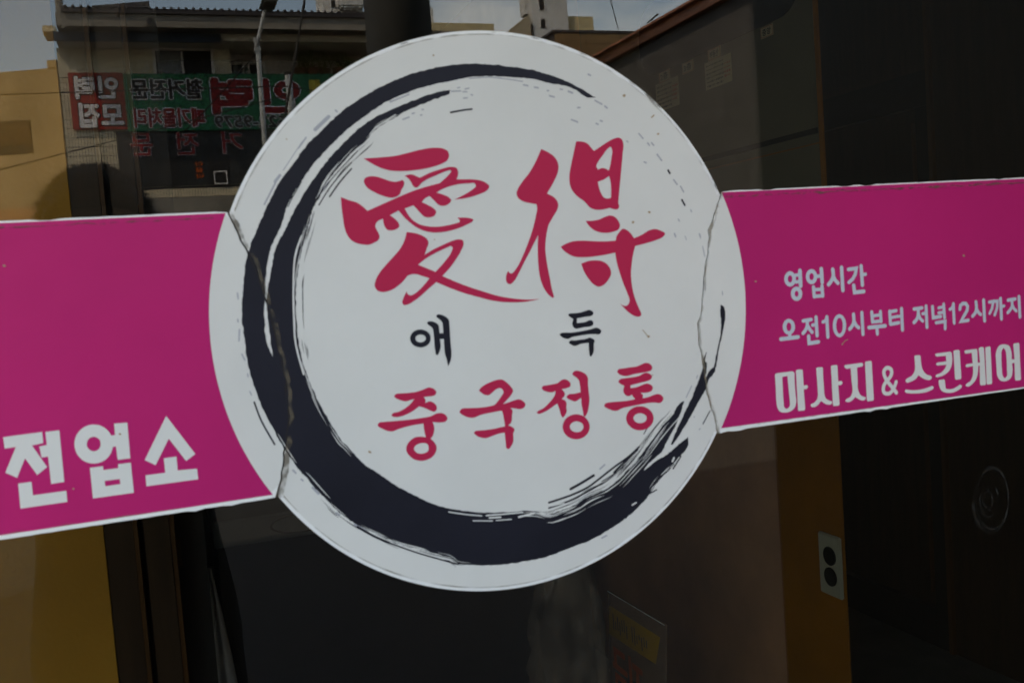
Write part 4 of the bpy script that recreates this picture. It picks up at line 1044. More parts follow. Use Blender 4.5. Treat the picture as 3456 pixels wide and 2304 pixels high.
def disc_outline(r, inset):
    a_tr, a_tl = ang(sr_in[0]), ang(sl_in[0])
    a_bl, a_br = ang(sl_in[-1]), ang(sr_in[-1])
    if a_bl > 0: a_bl -= 2 * math.pi
    top = arc(r, a_tr, a_tl, 90)
    bot = arc(r, a_bl, a_br, 90)
    lft = [p + Vector((inset, 0)) for p in sl_in[1:-1]]
    rgt = [p - Vector((inset, 0)) for p in sr_in[1:-1]]
    return top + lft + bot + rgt[::-1]

rs = empty('round_sign', 'round white sign panel with navy brush ring and crimson calligraphy on the window', 'sign')
sheet('panel', [disc_outline(RC, 0)], M_margin, rs, Y_SHEET, 0.0012)
sheet('printed_face', [disc_outline(RC - 2.6, 0.25)], M_white, rs, Y_PRINT, 0.0)
glyph('brush_ring', 'brush_ring', M_navy, rs, Y_INK, ragged=0.55)
# dry-brush streaks: fine arcs of bare paper inside the ring's edges and of ink just outside them
ring_loop = smooth_loop(GLYPHS['brush_ring'][0][1], 4)
RCN = Vector((-8.0, -6.0))
def hits(a):
    d = Vector((math.cos(a), math.sin(a)))
    r = []
    n = len(ring_loop)
    for i in range(n):
        p, q = ring_loop[i] - RCN, ring_loop[(i + 1) % n] - RCN
        e = q - p
        den = d.cross(e)
        if abs(den) < 1e-9:
            continue
        t, u = p.cross(e) / den, p.cross(d) / den
        if t > 0 and 0 <= u < 1:
            r.append(t)
    return sorted(r)
def streaks(name, m, y, spec, seed):
    rnd = random.Random(seed)
    bm = bmesh.new()
    cnt = 0
    for a0, a1, side, lo, hi, num, lmin, lmax, wmax in spec:
        for _ in range(num):
            a = R(rnd.uniform(a0, a1))
            h = hits(a)
            if not h:
                continue
            off = lo + (hi - lo) * rnd.random() ** 1.5
            ln = R(rnd.uniform(lmin, lmax))
            w = rnd.uniform(0.25, wmax)
            pv = None
            for k in range(9):
                aa = a + ln * (k / 8 - 0.5)
                hh = hits(aa)
                if not hh:
                    pv = None
                    continue
                r = (hh[0] + off) if side < 0 else (hh[-1] - off)
                ww = w * (0.25 + math.sin(math.pi * min(1, max(0, k / 8)))) * (0.8 + 0.4 * rnd.random())
                d = Vector((math.cos(aa), math.sin(aa)))
                c = RCN + d * r
                q = (bm.verts.new(to3(c - d * ww / 2, y - cnt * 0.0000004)), bm.verts.new(to3(c + d * ww / 2, y - cnt * 0.0000004)))
                if pv and (q[0].co - pv[0].co).length < 0.012:
                    bm.faces.new((pv[0], pv[1], q[1], q[0]))
                pv = q
            cnt += 1
    o = obj(name, bm, m, rs)
    o['kind'] = 'stuff'
    return o
streaks('bare_paper_streaks', M_white, Y_INK - 0.00012, ((-85, -30, -1, 0.6, 8, 30, 3, 13, 0.7), (150, 215, -1, 0.6, 3, 14, 4, 12, 0.5), (205, 262, 1, 0.4, 3, 12, 3, 9, 0.6), (100, 150, -1, 0.5, 2.5, 10, 3, 9, 0.5), (-60, -32, 1, 0.5, 4, 5, 1, 4, 0.8)), 4)
streaks('ink_streaks', M_navy, Y_INK - 0.00001, ((-78, -32, -1, -6, -0.2, 26, 3, 13, 0.6), (120, 185, -1, -5, -0.3, 20, 3, 10, 0.45), (222, 262, 1, -3.5, -0.2, 10, 3, 9, 0.55)), 5)
glyph('paper_gap', 'paper_gap', M_white, rs, Y_INK - 0.00012, 0.000002)['kind'] = 'stuff'
glyph('ink_dash', 'ink_dash', M_navy, rs, Y_INK - 0.00004, 0.000002)['kind'] = 'stuff'
glyph('faint_dash', 'gray_dash', M_gray, rs, Y_INK + 0.00005, 0.0000005)['kind'] = 'stuff'
for k in ('ae_hanja', 'deuk_hanja', 'jung', 'guk', 'jeong', 'tong'):
    glyph('character', k, M_red, rs, Y_INK - 0.0002)
for k in ('ae', 'deuk'):
    glyph('character', k, M_navy, rs, Y_INK - 0.0002)
sp_items = GLYPHS['speck']
glyph('rust_speck', 'speck', M_speck, rs, Y_INK - 0.0004, 0.000003)['kind'] = 'stuff'

ZT_L, ZB_L, ZT_R, ZB_R = 85.9, -116.6, 84.6, -111.6
def chip(x, seed):
    n = noise.noise(Vector((x * 0.09, seed, 0)))
    return 0.25 * noise.noise(Vector((x * 0.4, seed, 3))) - (0.8 if n > 0.56 else 0.0)

ls = empty('sign_strip', 'magenta sign strip reading 전업소 butting against the round sign', 'sign')
xs_ = [-520 + 6 * i for i in range(int((520 - 196) / 6))]
edge_t = [Vector((x, ZT_L + chip(x, 1.5))) for x in xs_]
xb_ = [-520 + 6 * i for i in range(int((520 - 182) / 6))]
edge_b = [Vector((x, -116.9 + (x + 352) / 170 * 2.2 + chip(-x, 4.5))) for x in xb_]
sheet('panel', [edge_b + sl_out[::-1] + edge_t[::-1]], M_margin, ls, Y_SHEET, 0.0012)
def pinkface(side):
    zt, zb0, zb1 = (ZT_L - 1.3, -115.0, -112.2) if side < 0 else (ZT_R - 1.1, -109.6, -108.9)
    xt = math.sqrt(RP ** 2 - zt ** 2)
    xbm = math.sqrt(RP ** 2 - zb1 ** 2)
    a0, a1 = math.atan2(zt, -xt), math.atan2(zb1, -xbm)
    if a1 < 0: a1 += 2 * math.pi
    c = arc(RP, a0, a1, 40)
    far = 519 if side < 0 else 679
    c = [Vector((-far, zt))] + c + [Vector((-far, zb0 - (0.8 if side < 0 else 0)))]
    return c if side < 0 else [Vector((-p.x, p.y)) for p in c]
sheet('printed_face', [pinkface(-1)], M_pink, ls, Y_PRINT - 0.00002, 0.0)
# the white crescent between magenta and seam
wl = arc(RP - 0.05, ang(Vector((-195.0, 83.6))), ang(Vector((-181.2, -110.5))) + 2 * math.pi, 40)
sheet('white_crescent', [wl + [p - Vector((0.2, 0)) for p in sl_out[::-1][2:-2]]], M_white, ls, Y_PRINT, 0.0)
for k in ('jeon_left', 'eop_left', 'so_left'):
    glyph('character', k, M_twhite, ls, Y_INK)

rt = empty('sign_strip', 'magenta sign strip with white opening hours lettering butting against the round sign', 'sign')
xs_ = [680 - 6 * i for i in range(int((680 - 198) / 6))]
edge_t = [Vector((x, ZT_R + chip(x, 7.5))) for x in xs_]
xb_ = [680 - 6 * i for i in range(int((680 - 182) / 6))]
edge_b = [Vector((x, -112.2 + (x - 179) / 330 * 1.5 + chip(x, 9.5))) for x in xb_]
sheet('panel', [edge_b + sr_out[::-1] + edge_t[::-1]], M_margin, rt, Y_SHEET, 0.0012)
sheet('printed_face', [pinkface(1)], M_pink, rt, Y_PRINT - 0.00002, 0.0)
wr = arc(RP - 0.05, ang(Vector((194.5, 82.8))), ang(Vector((181.8, -107.5))), 40)
sheet('white_crescent', [wr + [p + Vector((0.2, 0)) for p in sr_out[::-1][2:-2]]], M_white, rt, Y_PRINT, 0.0)
for k in ('yeong', 'eop', 'si', 'gan', 'o', 'jeon', 'one', 'zero', 'si2', 'bu', 'teo', 'jeo', 'nyeok', 'one2', 'two', 'si3', 'kka', 'ji'):
    glyph('character', k, M_tblue, rt, Y_INK)
for k in ('ma', 'sa', 'ji2', 'ampersand', 'seu', 'kin', 'ke', 'eo'):
    glyph('character', k, M_twhite, rt, Y_INK)
# torn ink of the brush ring that runs on over the crescents is part of the ring above

def ribbon(name, pts, wfun, m, parent, y, off=0.0):
    bm = bmesh.new()
    pv = None
    N = len(pts)
    for i, p in enumerate(pts):
        d = (pts[min(i + 1, N - 1)] - pts[max(i - 1, 0)]).normalized()
        n = Vector((-d.y, d.x))
        w = wfun(i / (N - 1), p)
        c = p + n * off
        q = (bm.verts.new(to3(c - n * w / 2, y)), bm.verts.new(to3(c + n * w / 2, y)))
        if pv:
            bm.faces.new((pv[0], pv[1], q[1], q[0]))
        pv = q
    return obj(name, bm, m, parent)
def nzw(base, amp, s, seed):
    return lambda t, p: max(0.1, base + amp * noise.noise(Vector((p.x * s, p.y * s, seed))))
YG = Y_INK - 0.0006
ribbon('crack', [p + Vector((0.0, 0)) for p in rough(SL, 0.9, 1.0)], nzw(0.45, 0.55, 0.12, 3), M_crack, rs, YG - 0.00005)
ribbon('grime', rough([p + Vector((2.0, 0)) for p in SL], 1.5, 5.0), lambda t, p: max(0.4, 2.6 + 2.2 * noise.noise(Vector((p.x * .05, p.y * .05, 9))) + (2.0 if t > .78 else 0)), M_grime, rs, YG)
ribbon('crack', rough(SR, 0.9, 2.0), lambda t, p: max(0.12, 0.5 + 0.7 * noise.noise(Vector((p.x * .1, p.y * .1, 4))) + (0.8 if t < .2 or t > .85 else 0)), M_grime3, rs, YG - 0.00005)
ribbon('grime', rough([p + Vector((0.6, 0)) for p in SR], 1.2, 6.0), nzw(2.0, 1.6, 0.06, 12), M_grime2, rs, YG)
ribbon('edge_grime', arc(RC - 2.7, ang(sr_in[0]) + 0.01, ang(sl_in[0]) - 0.01, 160), nzw(0.9, 0.9, 0.09, 21), M_grime2, rs, YG)
ribbon('edge_grime', arc(RC - 1.1, ang(sr_in[0]) + 0.01, R(112), 160), lambda t, p: max(0.02, 5.0 * (noise.noise(Vector((p.x * .06, p.y * .06, 33))) - 0.18)), M_grime, rs, YG - 0.00003)
ribbon('edge_grime', arc(RC - 2.9, ang(sl_in[-1]) + 2 * math.pi + 0.01, ang(sr_in[-1]) + 2 * math.pi - 0.01, 160), nzw(1.1, 0.7, 0.05, 22), M_grime2, rs, YG)
ribbon('edge_grime', [Vector((-519 + 4 * i, ZT_L - 4.2 + 1.3 * noise.noise(Vector((i * .35, 0, 1))))) for i in range(80)], nzw(0.9, 1.3, 0.12, 23), M_grime, ls, YG)
ribbon('edge_grime', [Vector((198 + 4 * i, ZT_R - 4.6 + 1.5 * noise.noise(Vector((i * .4, 0, 2))))) for i in range(120)], nzw(1.3, 1.6, 0.12, 24), M_grime, rt, YG)
ribbon('edge_grime', [Vector((-519 + 4 * i, -114.6 + 0.0062 * 4 * i * 1.35)) for i in range(84)], nzw(0.5, 0.6, 0.12, 25), M_grime2, ls, YG)
ribbon('edge_grime', [Vector((186 + 4 * i, -109.3 + 0.0011 * 4 * i)) for i in range(122)], nzw(0.4, 0.9, 0.12, 26), M_grime, rt, YG)

# ---------------------------------------------------------------- the street behind the camera, seen in the glass
M_conc = mat('weathered_concrete', (0.24, 0.225, 0.20), 0.9, var=0.35, vscale=1.6, bump=0.15, bscale=20, stretch=(1, 1, 0.5))
M_cream = mat('cream_render', (0.55, 0.51, 0.40), 0.9, var=0.2, vscale=1.2, stretch=(1, 1, 0.35))
M_greyw = mat('grey_violet_wall', (0.55, 0.52, 0.52), 0.9, var=0.15)
M_rooft = mat('dark_roof_tile', (0.05, 0.045, 0.05), 0.6, var=0.3, vscale=8)
M_tile = mat('beige_wall_tile', (0.60, 0.53, 0.39), 0.5, var=0.2, vscale=6)
M_joint = mat('tile_joint', (0.05, 0.045, 0.045), 0.9)
M_wframe = mat('white_window_frame', (0.55, 0.55, 0.55), 0.5)
M_pane = mat('hazy_pane', (0.20, 0.22, 0.24), 0.25, var=0.15)
M_open = mat('dark_opening', (0.012, 0.012, 0.013), 0.6)
M_bgreen = mat('banner_green', (0.010, 0.16, 0.075), 0.5, var=0.12, vscale=2)
M_bred = mat('banner_red', (0.30, 0.022, 0.015), 0.5, var=0.15, vscale=2)
M_lred = mat('lettering_red', (0.25, 0.012, 0.016), 0.5)
M_lblk = mat('lettering_black', (0.010, 0.010, 0.012), 0.5)
M_lwht = mat('lettering_white', (0.62, 0.62, 0.66), 0.5)
M_lyel = mat('lettering_yellow', (0.52, 0.42, 0.06), 0.5)
M_smoke = mat('smoked_sign_glass', (0.030, 0.032, 0.034), 0.3)
M_yellow = mat('yellow_stucco', (0.46, 0.33, 0.18), 0.9, var=0.35, vscale=1.5, bump=0.1, stretch=(1, 1, 0.4))
M_tan = mat('tan_render', (0.50, 0.42, 0.26), 0.9, var=0.1)
M_apt = mat('pale_grey_render', (0.52, 0.53, 0.54), 0.9, var=0.1, vscale=0.5)
M_copper = mat('copper_roof_sheet', (0.45, 0.18, 0.10), 0.38, var=0.3, vscale=3, metal=0.3)
M_pole = mat('concrete_pole', (0.10, 0.103, 0.103), 0.85, var=0.25, vscale=3)
M_steel = mat('galvanised_steel', (0.42, 0.43, 0.43), 0.4, metal=0.5, var=0.15)
M_cable = mat('black_cable', (0.01, 0.01, 0.011), 0.6)
M_leaf = mat('plant_leaf', (0.17, 0.24, 0.06), 0.22, var=0.5, vscale=14)
M_pot = mat('plant_pot', (0.14, 0.06, 0.035), 0.8)
M_brick = mat('brown_facade_panel', (0.20, 0.125, 0.06), 0.7, var=0.15, vscale=1.0)
M_blue = mat('faded_blue_trim', (0.035, 0.055, 0.09), 0.7, var=0.4, vscale=5)
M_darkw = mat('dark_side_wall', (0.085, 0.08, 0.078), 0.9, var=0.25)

YF = -17.30          # front plane of the two-storey house across the street (faces +y)
hs = empty('two_storey_house', 'two storey house across the street with tiled roof edge and green banner', 'building')
boxo('wall', M_cream, hs, -1.50, 1.27, YF - 6, YF, -0.1, 5.60)
boxo('recessed_wall', M_greyw, hs, 1.271, 4.45, YF - 6, YF - 0.4, -0.1, 5.60)
boxo('balcony_slab', M_conc, hs, 1.271, 4.45, YF - 0.399, YF, 4.10, 5.10)
boxo('lower_wall', M_smoke, hs, 1.271, 4.45, YF - 0.399, YF - 0.05, -0.1, 4.099)
boxo('fascia', M_conc, hs, -1.40, 4.45, YF - 6, YF + 0.95, 5.72, 5.925)
boxo('soffit', mat('painted_soffit', (0.55, 0.52, 0.45), 0.9, var=0.15), hs, -1.46, 4.45, YF - 6, YF + 0.60, 5.601, 5.719)
boxo('blue_trim', M_blue, hs, -1.58, 1.10, YF + 0.601, YF + 0.66, 5.56, 5.70)
boxo('cornice', M_cream, hs, -1.66, -1.465, YF - 0.3, YF + 0.25, 5.80, 5.90)
rf = boxo('roof', M_rooft, hs, -1.30, 4.45, YF - 6, YF + 1.0, 5.926, 6.0)
bm = bmesh.new()
for i in range(51):
    x = -1.24 + i * 0.113
    bmesh.ops.create_uvsphere(bm, u_segments=8, v_segments=5, radius=0.026, matrix=Matrix.Translation((x, YF + 1.005, 6.006)))
    tube(bm, [(x, YF + 1.0, 6.0), (x, YF - 4.5, 6.34)], 0.022, 6)
obj('ridge_tiles', bm, M_rooft, rf)['kind'] = 'stuff'
bm = bmesh.new()
tube(bm, [(0.0, YF + 0.95, 5.755), (0.0, YF + 1.2, 5.745)], 0.075, 18)
obj('vent_pipe', bm, M_conc, hs)
bm = bmesh.new()
tube(bm, [(0.0, YF + 1.201, 5.745), (0.0, YF + 1.205, 5.745)], 0.064, 18)
obj('vent_opening', bm, M_open, hs)
bm = bmesh.new()
for p, q in (((-1.46, 6.9), (-1.34, 6.9)), ((-1.46, 6.15), (-1.33, 6.15)), ((-1.44, 6.0), (-1.30, 6.05)), ((-1.36, 5.93), (-1.28, 5.96))):
    pass
tube(bm, [(-1.33, YF + 0.9, 6.9), (-1.33, YF + 0.9, 5.95), (-1.315, YF + 0.9, 5.82), (-1.27, YF + 0.9, 5.70)], 0.062, 10)
obj('chimney_pipe', bm, M_conc, hs)
boxo('rooftop_shed', M_conc, hs, -0.86, 0.0, YF - 2.5, YF - 0.4, 6.1, 6.39)
bm = bmesh.new()
fill(bm, [[Vector(p) for p in ((-0.90, 6.391), (0.03, 6.391), (0.03, 6.50), (-0.90, 6.40))]], lambda p, d: Vector((p.x, YF - 0.35 - d, p.y)), 2.2)
obj('shed_roof', bm, M_rooft, hs)

def window(parent, x0, x1, z0, z1, y, split, left, right_):
    w = boxo('window', M_open, parent, x0, x1, y - 0.02, y + 0.004, z0, z1)
    t = 0.045
    boxo('frame', M_wframe, w, x0 - t, x0, y - 0.01, y + 0.05, z0 - t, z1 + t)
    boxo('frame', M_wframe, w, x1, x1 + t, y - 0.01, y + 0.05, z0 - t, z1 + t)
    boxo('frame', M_wframe, w, x0 + 0.0005, x1 - 0.0005, y - 0.01, y + 0.05, z1, z1 + t)
    boxo('frame', M_wframe, w, x0 + 0.0005, x1 - 0.0005, y - 0.01, y + 0.05, z0 - t, z0)
    for s in split:
        boxo('mullion', M_wframe, w, s - 0.02, s + 0.02, y + 0.005, y + 0.045, z0 + 0.0005, z1 - 0.0005)
    c = [x0] + list(split) + [x1]
    for i in range(len(c) - 1):
        if left[i]:
            boxo('pane', M_pane, w, c[i] + 0.025, c[i + 1] - 0.025, y + 0.006, y + 0.012, z0 + 0.01, z1 - 0.01)
    return w
window(hs, 0.04, 0.95, 4.95, 5.56, YF, [0.47], [1, 0], None)
window(hs, 1.32, 1.86, 4.90, 5.42, YF - 0.4, [1.52, 1.62], [1, 1, 0], None)
window(hs, 3.35, 4.2, 4.90, 5.45, YF - 0.4, [3.8], [1, 1], None)
# tiled ground-floor wall beside and below the shop sign: tiles proud of a dark joint
boxo('tile_joint', M_joint, hs, -1.498, -0.70, YF + 0.001, YF + 0.004, 2.6, 5.12)
bm = bmesh.new()
def tilefield(bm, x0, x1, z0, z1, y):
    z = z0
    while z < z1 - 0.02:
        x = x0
        while x < x1 - 0.01:
            bx(bm, x, min(x + 0.040, x1), y, y + 0.008, z, min(z + 0.142, z1))
            x += 0.0475
        z += 0.152
tilefield(bm, -1.49, -0.71, 2.6, 5.10, YF + 0.0041)
obj('wall_tiles', bm, M_tile, hs)['kind'] = 'stuff'
boxo('tile_joint', M_joint, hs, -0.699, 1.27, YF + 0.001, YF + 0.004, 3.06, 3.25)
bm = bmesh.new()
tilefield(bm, -0.695, 1.26, 3.07, 3.24, YF + 0.0041)
obj('wall_tiles', bm, M_tile, hs)['kind'] = 'stuff'
boxo('base_wall', M_conc, hs, -0.699, 1.27, YF + 0.001, YF + 0.03, -0.1, 3.059)

# smoked shop front with red letters
sf = boxo('shop_front_glass', M_smoke, hs, -0.695, 1.80, YF + 0.0015, YF + 0.02, 3.262, 4.22)
boxo('opening', M_open, sf, -0.26, 0.27, YF + 0.0205, YF + 0.03, 3.275, 3.74)
boxo('opening', M_open, sf, 0.74, 1.08, YF + 0.0205, YF + 0.03, 3.262, 3.70)
bm = bmesh.new()
for a in ((0.82, 1.05, 3.475, 3.495), (0.82, 1.05, 3.262, 3.282), (0.82, 0.84, 3.283, 3.474), (1.03, 1.05, 3.283, 3.474)):
    bx(bm, a[0], a[1], YF + 0.031, YF + 0.05, a[2], a[3])
obj('white_square_frame', bm, M_wframe, sf)
# a point on the facade reads left-to-right from the shop side: world +x is to the reader's left, so text runs along -x
def ftext(parent, body, x0, x1, z0, z1, m, off, outline=None, y=0.0, mo=None):
    if outline:
        text_in('lettering_outline', body, mo or M_lwht, parent, (x1, YF + y, z0), (-1, 0, 0), (0, 0, 1), x1 - x0, z1 - z0, off + outline, (0, 0.0003, 0))
    text_in('lettering', body, m, parent, (x1, YF + y + 0.006, z0), (-1, 0, 0), (0, 0, 1), x1 - x0, z1 - z0, off, (0, 0.0003, 0))
for ch, a, b in (('문', -0.49, -0.14), ('전', 0.26, 0.61), ('거', 1.02, 1.36)):
    ftext(sf, ch, a, b, 3.80, 4.17, M_lred, 0.018, 0.022, 0.024)
for i, ch in enumerate('아을바'):
    ftext(sf, ch, 0.52, 0.65, 3.585 - i * 0.105, 3.665 - i * 0.105, M_orred, 0.02, None, 0.024)

bn = empty('green_banner', 'long green and red banner with white outlined lettering on the house across the street', 'banner')
BY = 0.07
boxo('red_panel', M_bred, bn, -1.36, -0.51, YF + BY - 0.03, YF + BY, 4.24, 5.18)
boxo('green_panel', M_bgreen, bn, -0.509, 3.6, YF + BY - 0.03, YF + BY, 4.20, 5.165)
Y1 = BY + 0.004
ftext(bn, '인력', -1.26, -0.61, 4.755, 5.11, M_lwht, 0.045, 0.04, Y1, M_lblk)
ftext(bn, '모집', -1.23, -0.57, 4.285, 4.665, M_lwht, 0.045, 0.04, Y1, M_lblk)
ftext(bn, '철거전문', -0.40, 0.76, 4.745, 5.065, M_lblk, 0.035, 0.06, Y1)
ftext(bn, '폐기물처리', -0.385, 0.755, 4.265, 4.575, M_lred, 0.03, 0.055, Y1)
ftext(bn, '력', 0.93, 1.57, 4.49, 5.06, M_lred, 0.055, 0.04, Y1)
ftext(bn, '인', 1.77, 2.40, 4.51, 5.05, M_lred, 0.055, 0.04, Y1)
ftext(bn, '9622-9579', 0.92, 2.30, 4.235, 4.435, M_lblk, 0.035, 0.06, Y1)
bm = bmesh.new()
for a in ((2.60, 2.80, 4.45, 5.06), (2.80, 3.1, 4.45, 4.9)):
    bx(bm, a[0], a[1] - 0.001, YF + Y1, YF + Y1 + 0.004, a[2], a[3])
obj('yellow_mark', bm, M_lyel, bn)

# potted maize-like plants on the balcony
def plant(x, y, z, h, seed, label):
    rnd = random.Random(seed)
    t = empty('potted_plant', label, 'plant', 'potted plants on the balcony')
    bm = bmesh.new()
    bmesh.ops.create_cone(bm, cap_ends=True, segments=12, radius1=0.09, radius2=0.12, depth=0.2, matrix=Matrix.Translation((x, y, z + 0.1)))
    obj('pot', bm, M_pot, t)
    bm = bmesh.new()
    tube(bm, [(x, y, z + 0.2), (x + rnd.uniform(-.03, .03), y, z + h * 0.6), (x + rnd.uniform(-.05, .05), y, z + h)], 0.014, 6, 0.006)
    obj('stem', bm, M_leaf, t)
    bm = bmesh.new()
    for i in range(19):
        zz = z + 0.22 + (h - 0.25) * i / 19
        a = rnd.uniform(0, 2 * math.pi)
        ln = rnd.uniform(0.16, 0.34)
        w = rnd.uniform(0.014, 0.026)
        d = Vector((math.cos(a), math.sin(a), 0))
        s = Vector((-d.y, d.x, 0))
        pv = None
        for k in range(7):
            u = k / 6
            c = Vector((x, y, zz)) + d * ln * u + Vector((0, 0, 0.18 * u - 0.34 * u * u))
            ww = w * (1 - u) ** 0.6 + 0.001
            q = (bm.verts.new(c - s * ww), bm.verts.new(c + s * ww + Vector((0, 0, 0.004))))
            if pv:
                bm.faces.new((pv[0], pv[1], q[1], q[0]))
            pv = q
    obj('leaves', bm, M_leaf, t)
for i, (x, h) in enumerate(((2.50, 0.60), (2.72, 0.66), (2.94, 0.55), (3.18, 0.68), (3.36, 0.58))):
    plant(x, YF - 0.16 + 0.06 * (i % 2), 5.101, h, 40 + i, ('potted plant with arching leaves on the balcony, closest to the street lamp', 'second potted plant with arching leaves from the street lamp', 'middle one of the five potted plants on the balcony', 'second potted plant with arching leaves from the concrete utility pole', 'potted plant with arching leaves on the balcony, closest to the utility pole')[i])

# yellow stucco building on the left
yb = empty('yellow_building', 'low yellow stucco building with a flat parapet beside the banner house', 'building')
yb.location = (-1.66, -19.3, 0)
yb.rotation_euler = (0, 0, R(22))
def yx(x): return x + 1.66
boxo('wall', M_yellow, yb, -9.0, 0.0, -6, 0.0, -0.1, 5.72)
boxo('parapet_stub', M_yellow, yb, -0.17, 0.01, -0.6, 0.02, 5.721, 5.86)
w = boxo('window', M_open, yb, -1.9, -0.60, -0.03, 0.002, 4.20, 4.82)
boxo('pane', M_pane, w, -1.88, -1.26, 0.003, 0.01, 4.22, 4.80)
boxo('pane', M_obrown, w, -1.25, -0.62, 0.003, 0.012, 4.38, 4.80)
boxo('base_band', M_pinkbrown, yb, -9.0, 0.01, 0.001, 0.02, -0.1, 3.2)

# street lamp, galvanised post, big concrete pole
lp = empty('street_lamp', 'pale grey street lamp with bent arm and flat head', 'street lamp')
ly = -14.3
bm = bmesh.new()
tube(bm, [(1.37, ly, 0.0), (1.43, ly, 4.94)], 0.048, 12, 0.036)
obj('pole', bm, M_steel, lp)
bm = bmesh.new()
tube(bm, [(1.40, ly, 5.05), (1.41, ly + 0.03, 4.90), (1.45, ly + 0.06, 5.05), (1.57, ly + 0.10, 5.44)], 0.028, 10)
obj('arm', bm, M_steel, lp)
boxo('head', mat('lamp_head_grey', (0.12, 0.115, 0.11), 0.5), lp, 1.50, 1.72, ly - 0.05, ly + 0.55, 5.44, 5.52, bev=0.03)
boxo('clamp', M_steel, lp, 1.375, 1.475, ly - 0.05, ly + 0.05, 4.86, 4.90)
sp = empty('steel_post', 'short galvanised steel post with black cap in front of the banner', 'post')
bm = bmesh.new()
tube(bm, [(1.70, -13.3, 0.0), (1.70, -13.3, 4.30)], 0.05, 12)
obj('shaft', bm, M_steel, sp)
bm = bmesh.new()
tube(bm, [(1.70, -13.3, 4.301), (1.70, -13.3, 4.34)], 0.053, 12)
obj('cap', bm, M_cable, sp)
for z in (3.62, 3.85, 4.05):
    boxo('bolt', M_steel, sp, 1.69, 1.71, -13.25, -13.235, z, z + 0.02)
up_ = empty('utility_pole', 'thick dark concrete utility pole near the road', 'utility pole')
bm = bmesh.new()
tube(bm, [(1.085, -4.50, -0.12), (1.085, -4.50, 9.0)], 0.182, 28, 0.165)
obj('shaft', bm, M_pole, up_, True)
for z in (2.2, 5.6):
    bm = bmesh.new()
    tube(bm, [(1.085, -4.50, z), (1.085, -4.50, z + 0.04)], 0.186, 28)
    obj('band', bm, M_steel, up_)

def cable(label, pts, r=0.012):
    bm = bmesh.new()
    tube(bm, pts, r, 6)
    tag(obj('overhead_cable', bm, M_cable, None), label, 'cable', 'overhead cables across the street')
cable('main overhead cable running high along the street', sag((-40, -9.3, 10.6), (2.92, -9.3, 10.0), 0.4) + sag((2.92, -9.3, 10.0), (40, -9.3, 10.6), 0.4)[1:], 0.014)
cable('thick black guy cable dropping steeply in front of the lamp post', [(2.92, -9.3, 9.99), (1.37, -9.3, 4.18), (1.24, -9.3, 3.66), (1.08, -9.3, 3.05), (0.28, -9.3, 0.0)], 0.013)
cable('slack cable slanting from the lamp post down across the banner', sag((1.39, -14.28, 4.82), (0.02, -17.25, 3.85), 0.05), 0.009)
cable('nearly level cable crossing the top of the banner', sag((-14.0, -13.3, 3.55), (1.66, -13.26, 4.14), -0.06) + sag((1.66, -13.26, 4.14), (6.36, -13.3, 3.55), 0.05)[1:], 0.008)
cable('cable rising from the yellow building to the steel post', sag((-14.0, -13.3, 0.9), (1.66, -13.25, 4.02), 0.25), 0.008)
cable('thin cable from the concrete utility pole to the copper roof', sag((1.2, -4.6, 8.6), (6.5, -12.5, 4.52), 0.12), 0.006)

# right: building with a copper-coloured roof edge running away from the street
rb = empty('copper_roof_building', 'side of a building with copper coloured roof edge next to the street', 'building')
bx0 = -0.2413 + 6.46
boxo('wall', M_darkw, rb, bx0 + 0.12, 14.0, -19.0, -7.9, -0.1, 4.34)
boxo('fascia', M_copper, rb, bx0 + 0.02, 14.1, -19.2, -7.7, 4.341, 4.47)
boxo('roof_edge', M_copper, rb, bx0 - 0.06, 14.2, -19.3, -7.6, 4.471, 4.50)
for a in (-15.2,):
    boxo('window', M_open, rb, bx0 + 0.09, bx0 + 0.119, a, a + 1.0, 2.9, 4.0)
an = empty('roof_antenna', 'small television aerial with a dish on the copper roof', 'antenna')
bm = bmesh.new()
tube(bm, [(7.45, -13.3, 4.50), (7.45, -13.3, 5.17)], 0.012, 6)
tube(bm, [(7.36, -13.3, 5.12), (7.56, -13.3, 5.26)], 0.014, 6)
obj('mast', bm, M_cable, an)
bm = bmesh.new()
bmesh.ops.create_cone(bm, cap_ends=True, segments=20, radius1=0.10, radius2=0.03, depth=0.05, matrix=Matrix.Translation((7.50, -13.25, 4.99)) @ Matrix.Rotation(R(80), 4, 'X'))
obj('dish', bm, M_open, an)
bm = bmesh.new()
for i in range(7):
    tube(bm, [(7.62 + i * 0.06, -13.3, 5.0), (7.54 + i * 0.06, -13.3, 5.0 + 0.10 + i * 0.05)], 0.003, 4)
for i in range(3):
    tube(bm, [(7.55, -13.3, 5.02 + i * 0.06), (8.05, -13.3, 5.16 + i * 0.09)], 0.003, 4)
obj('grid', bm, M_cable, an)

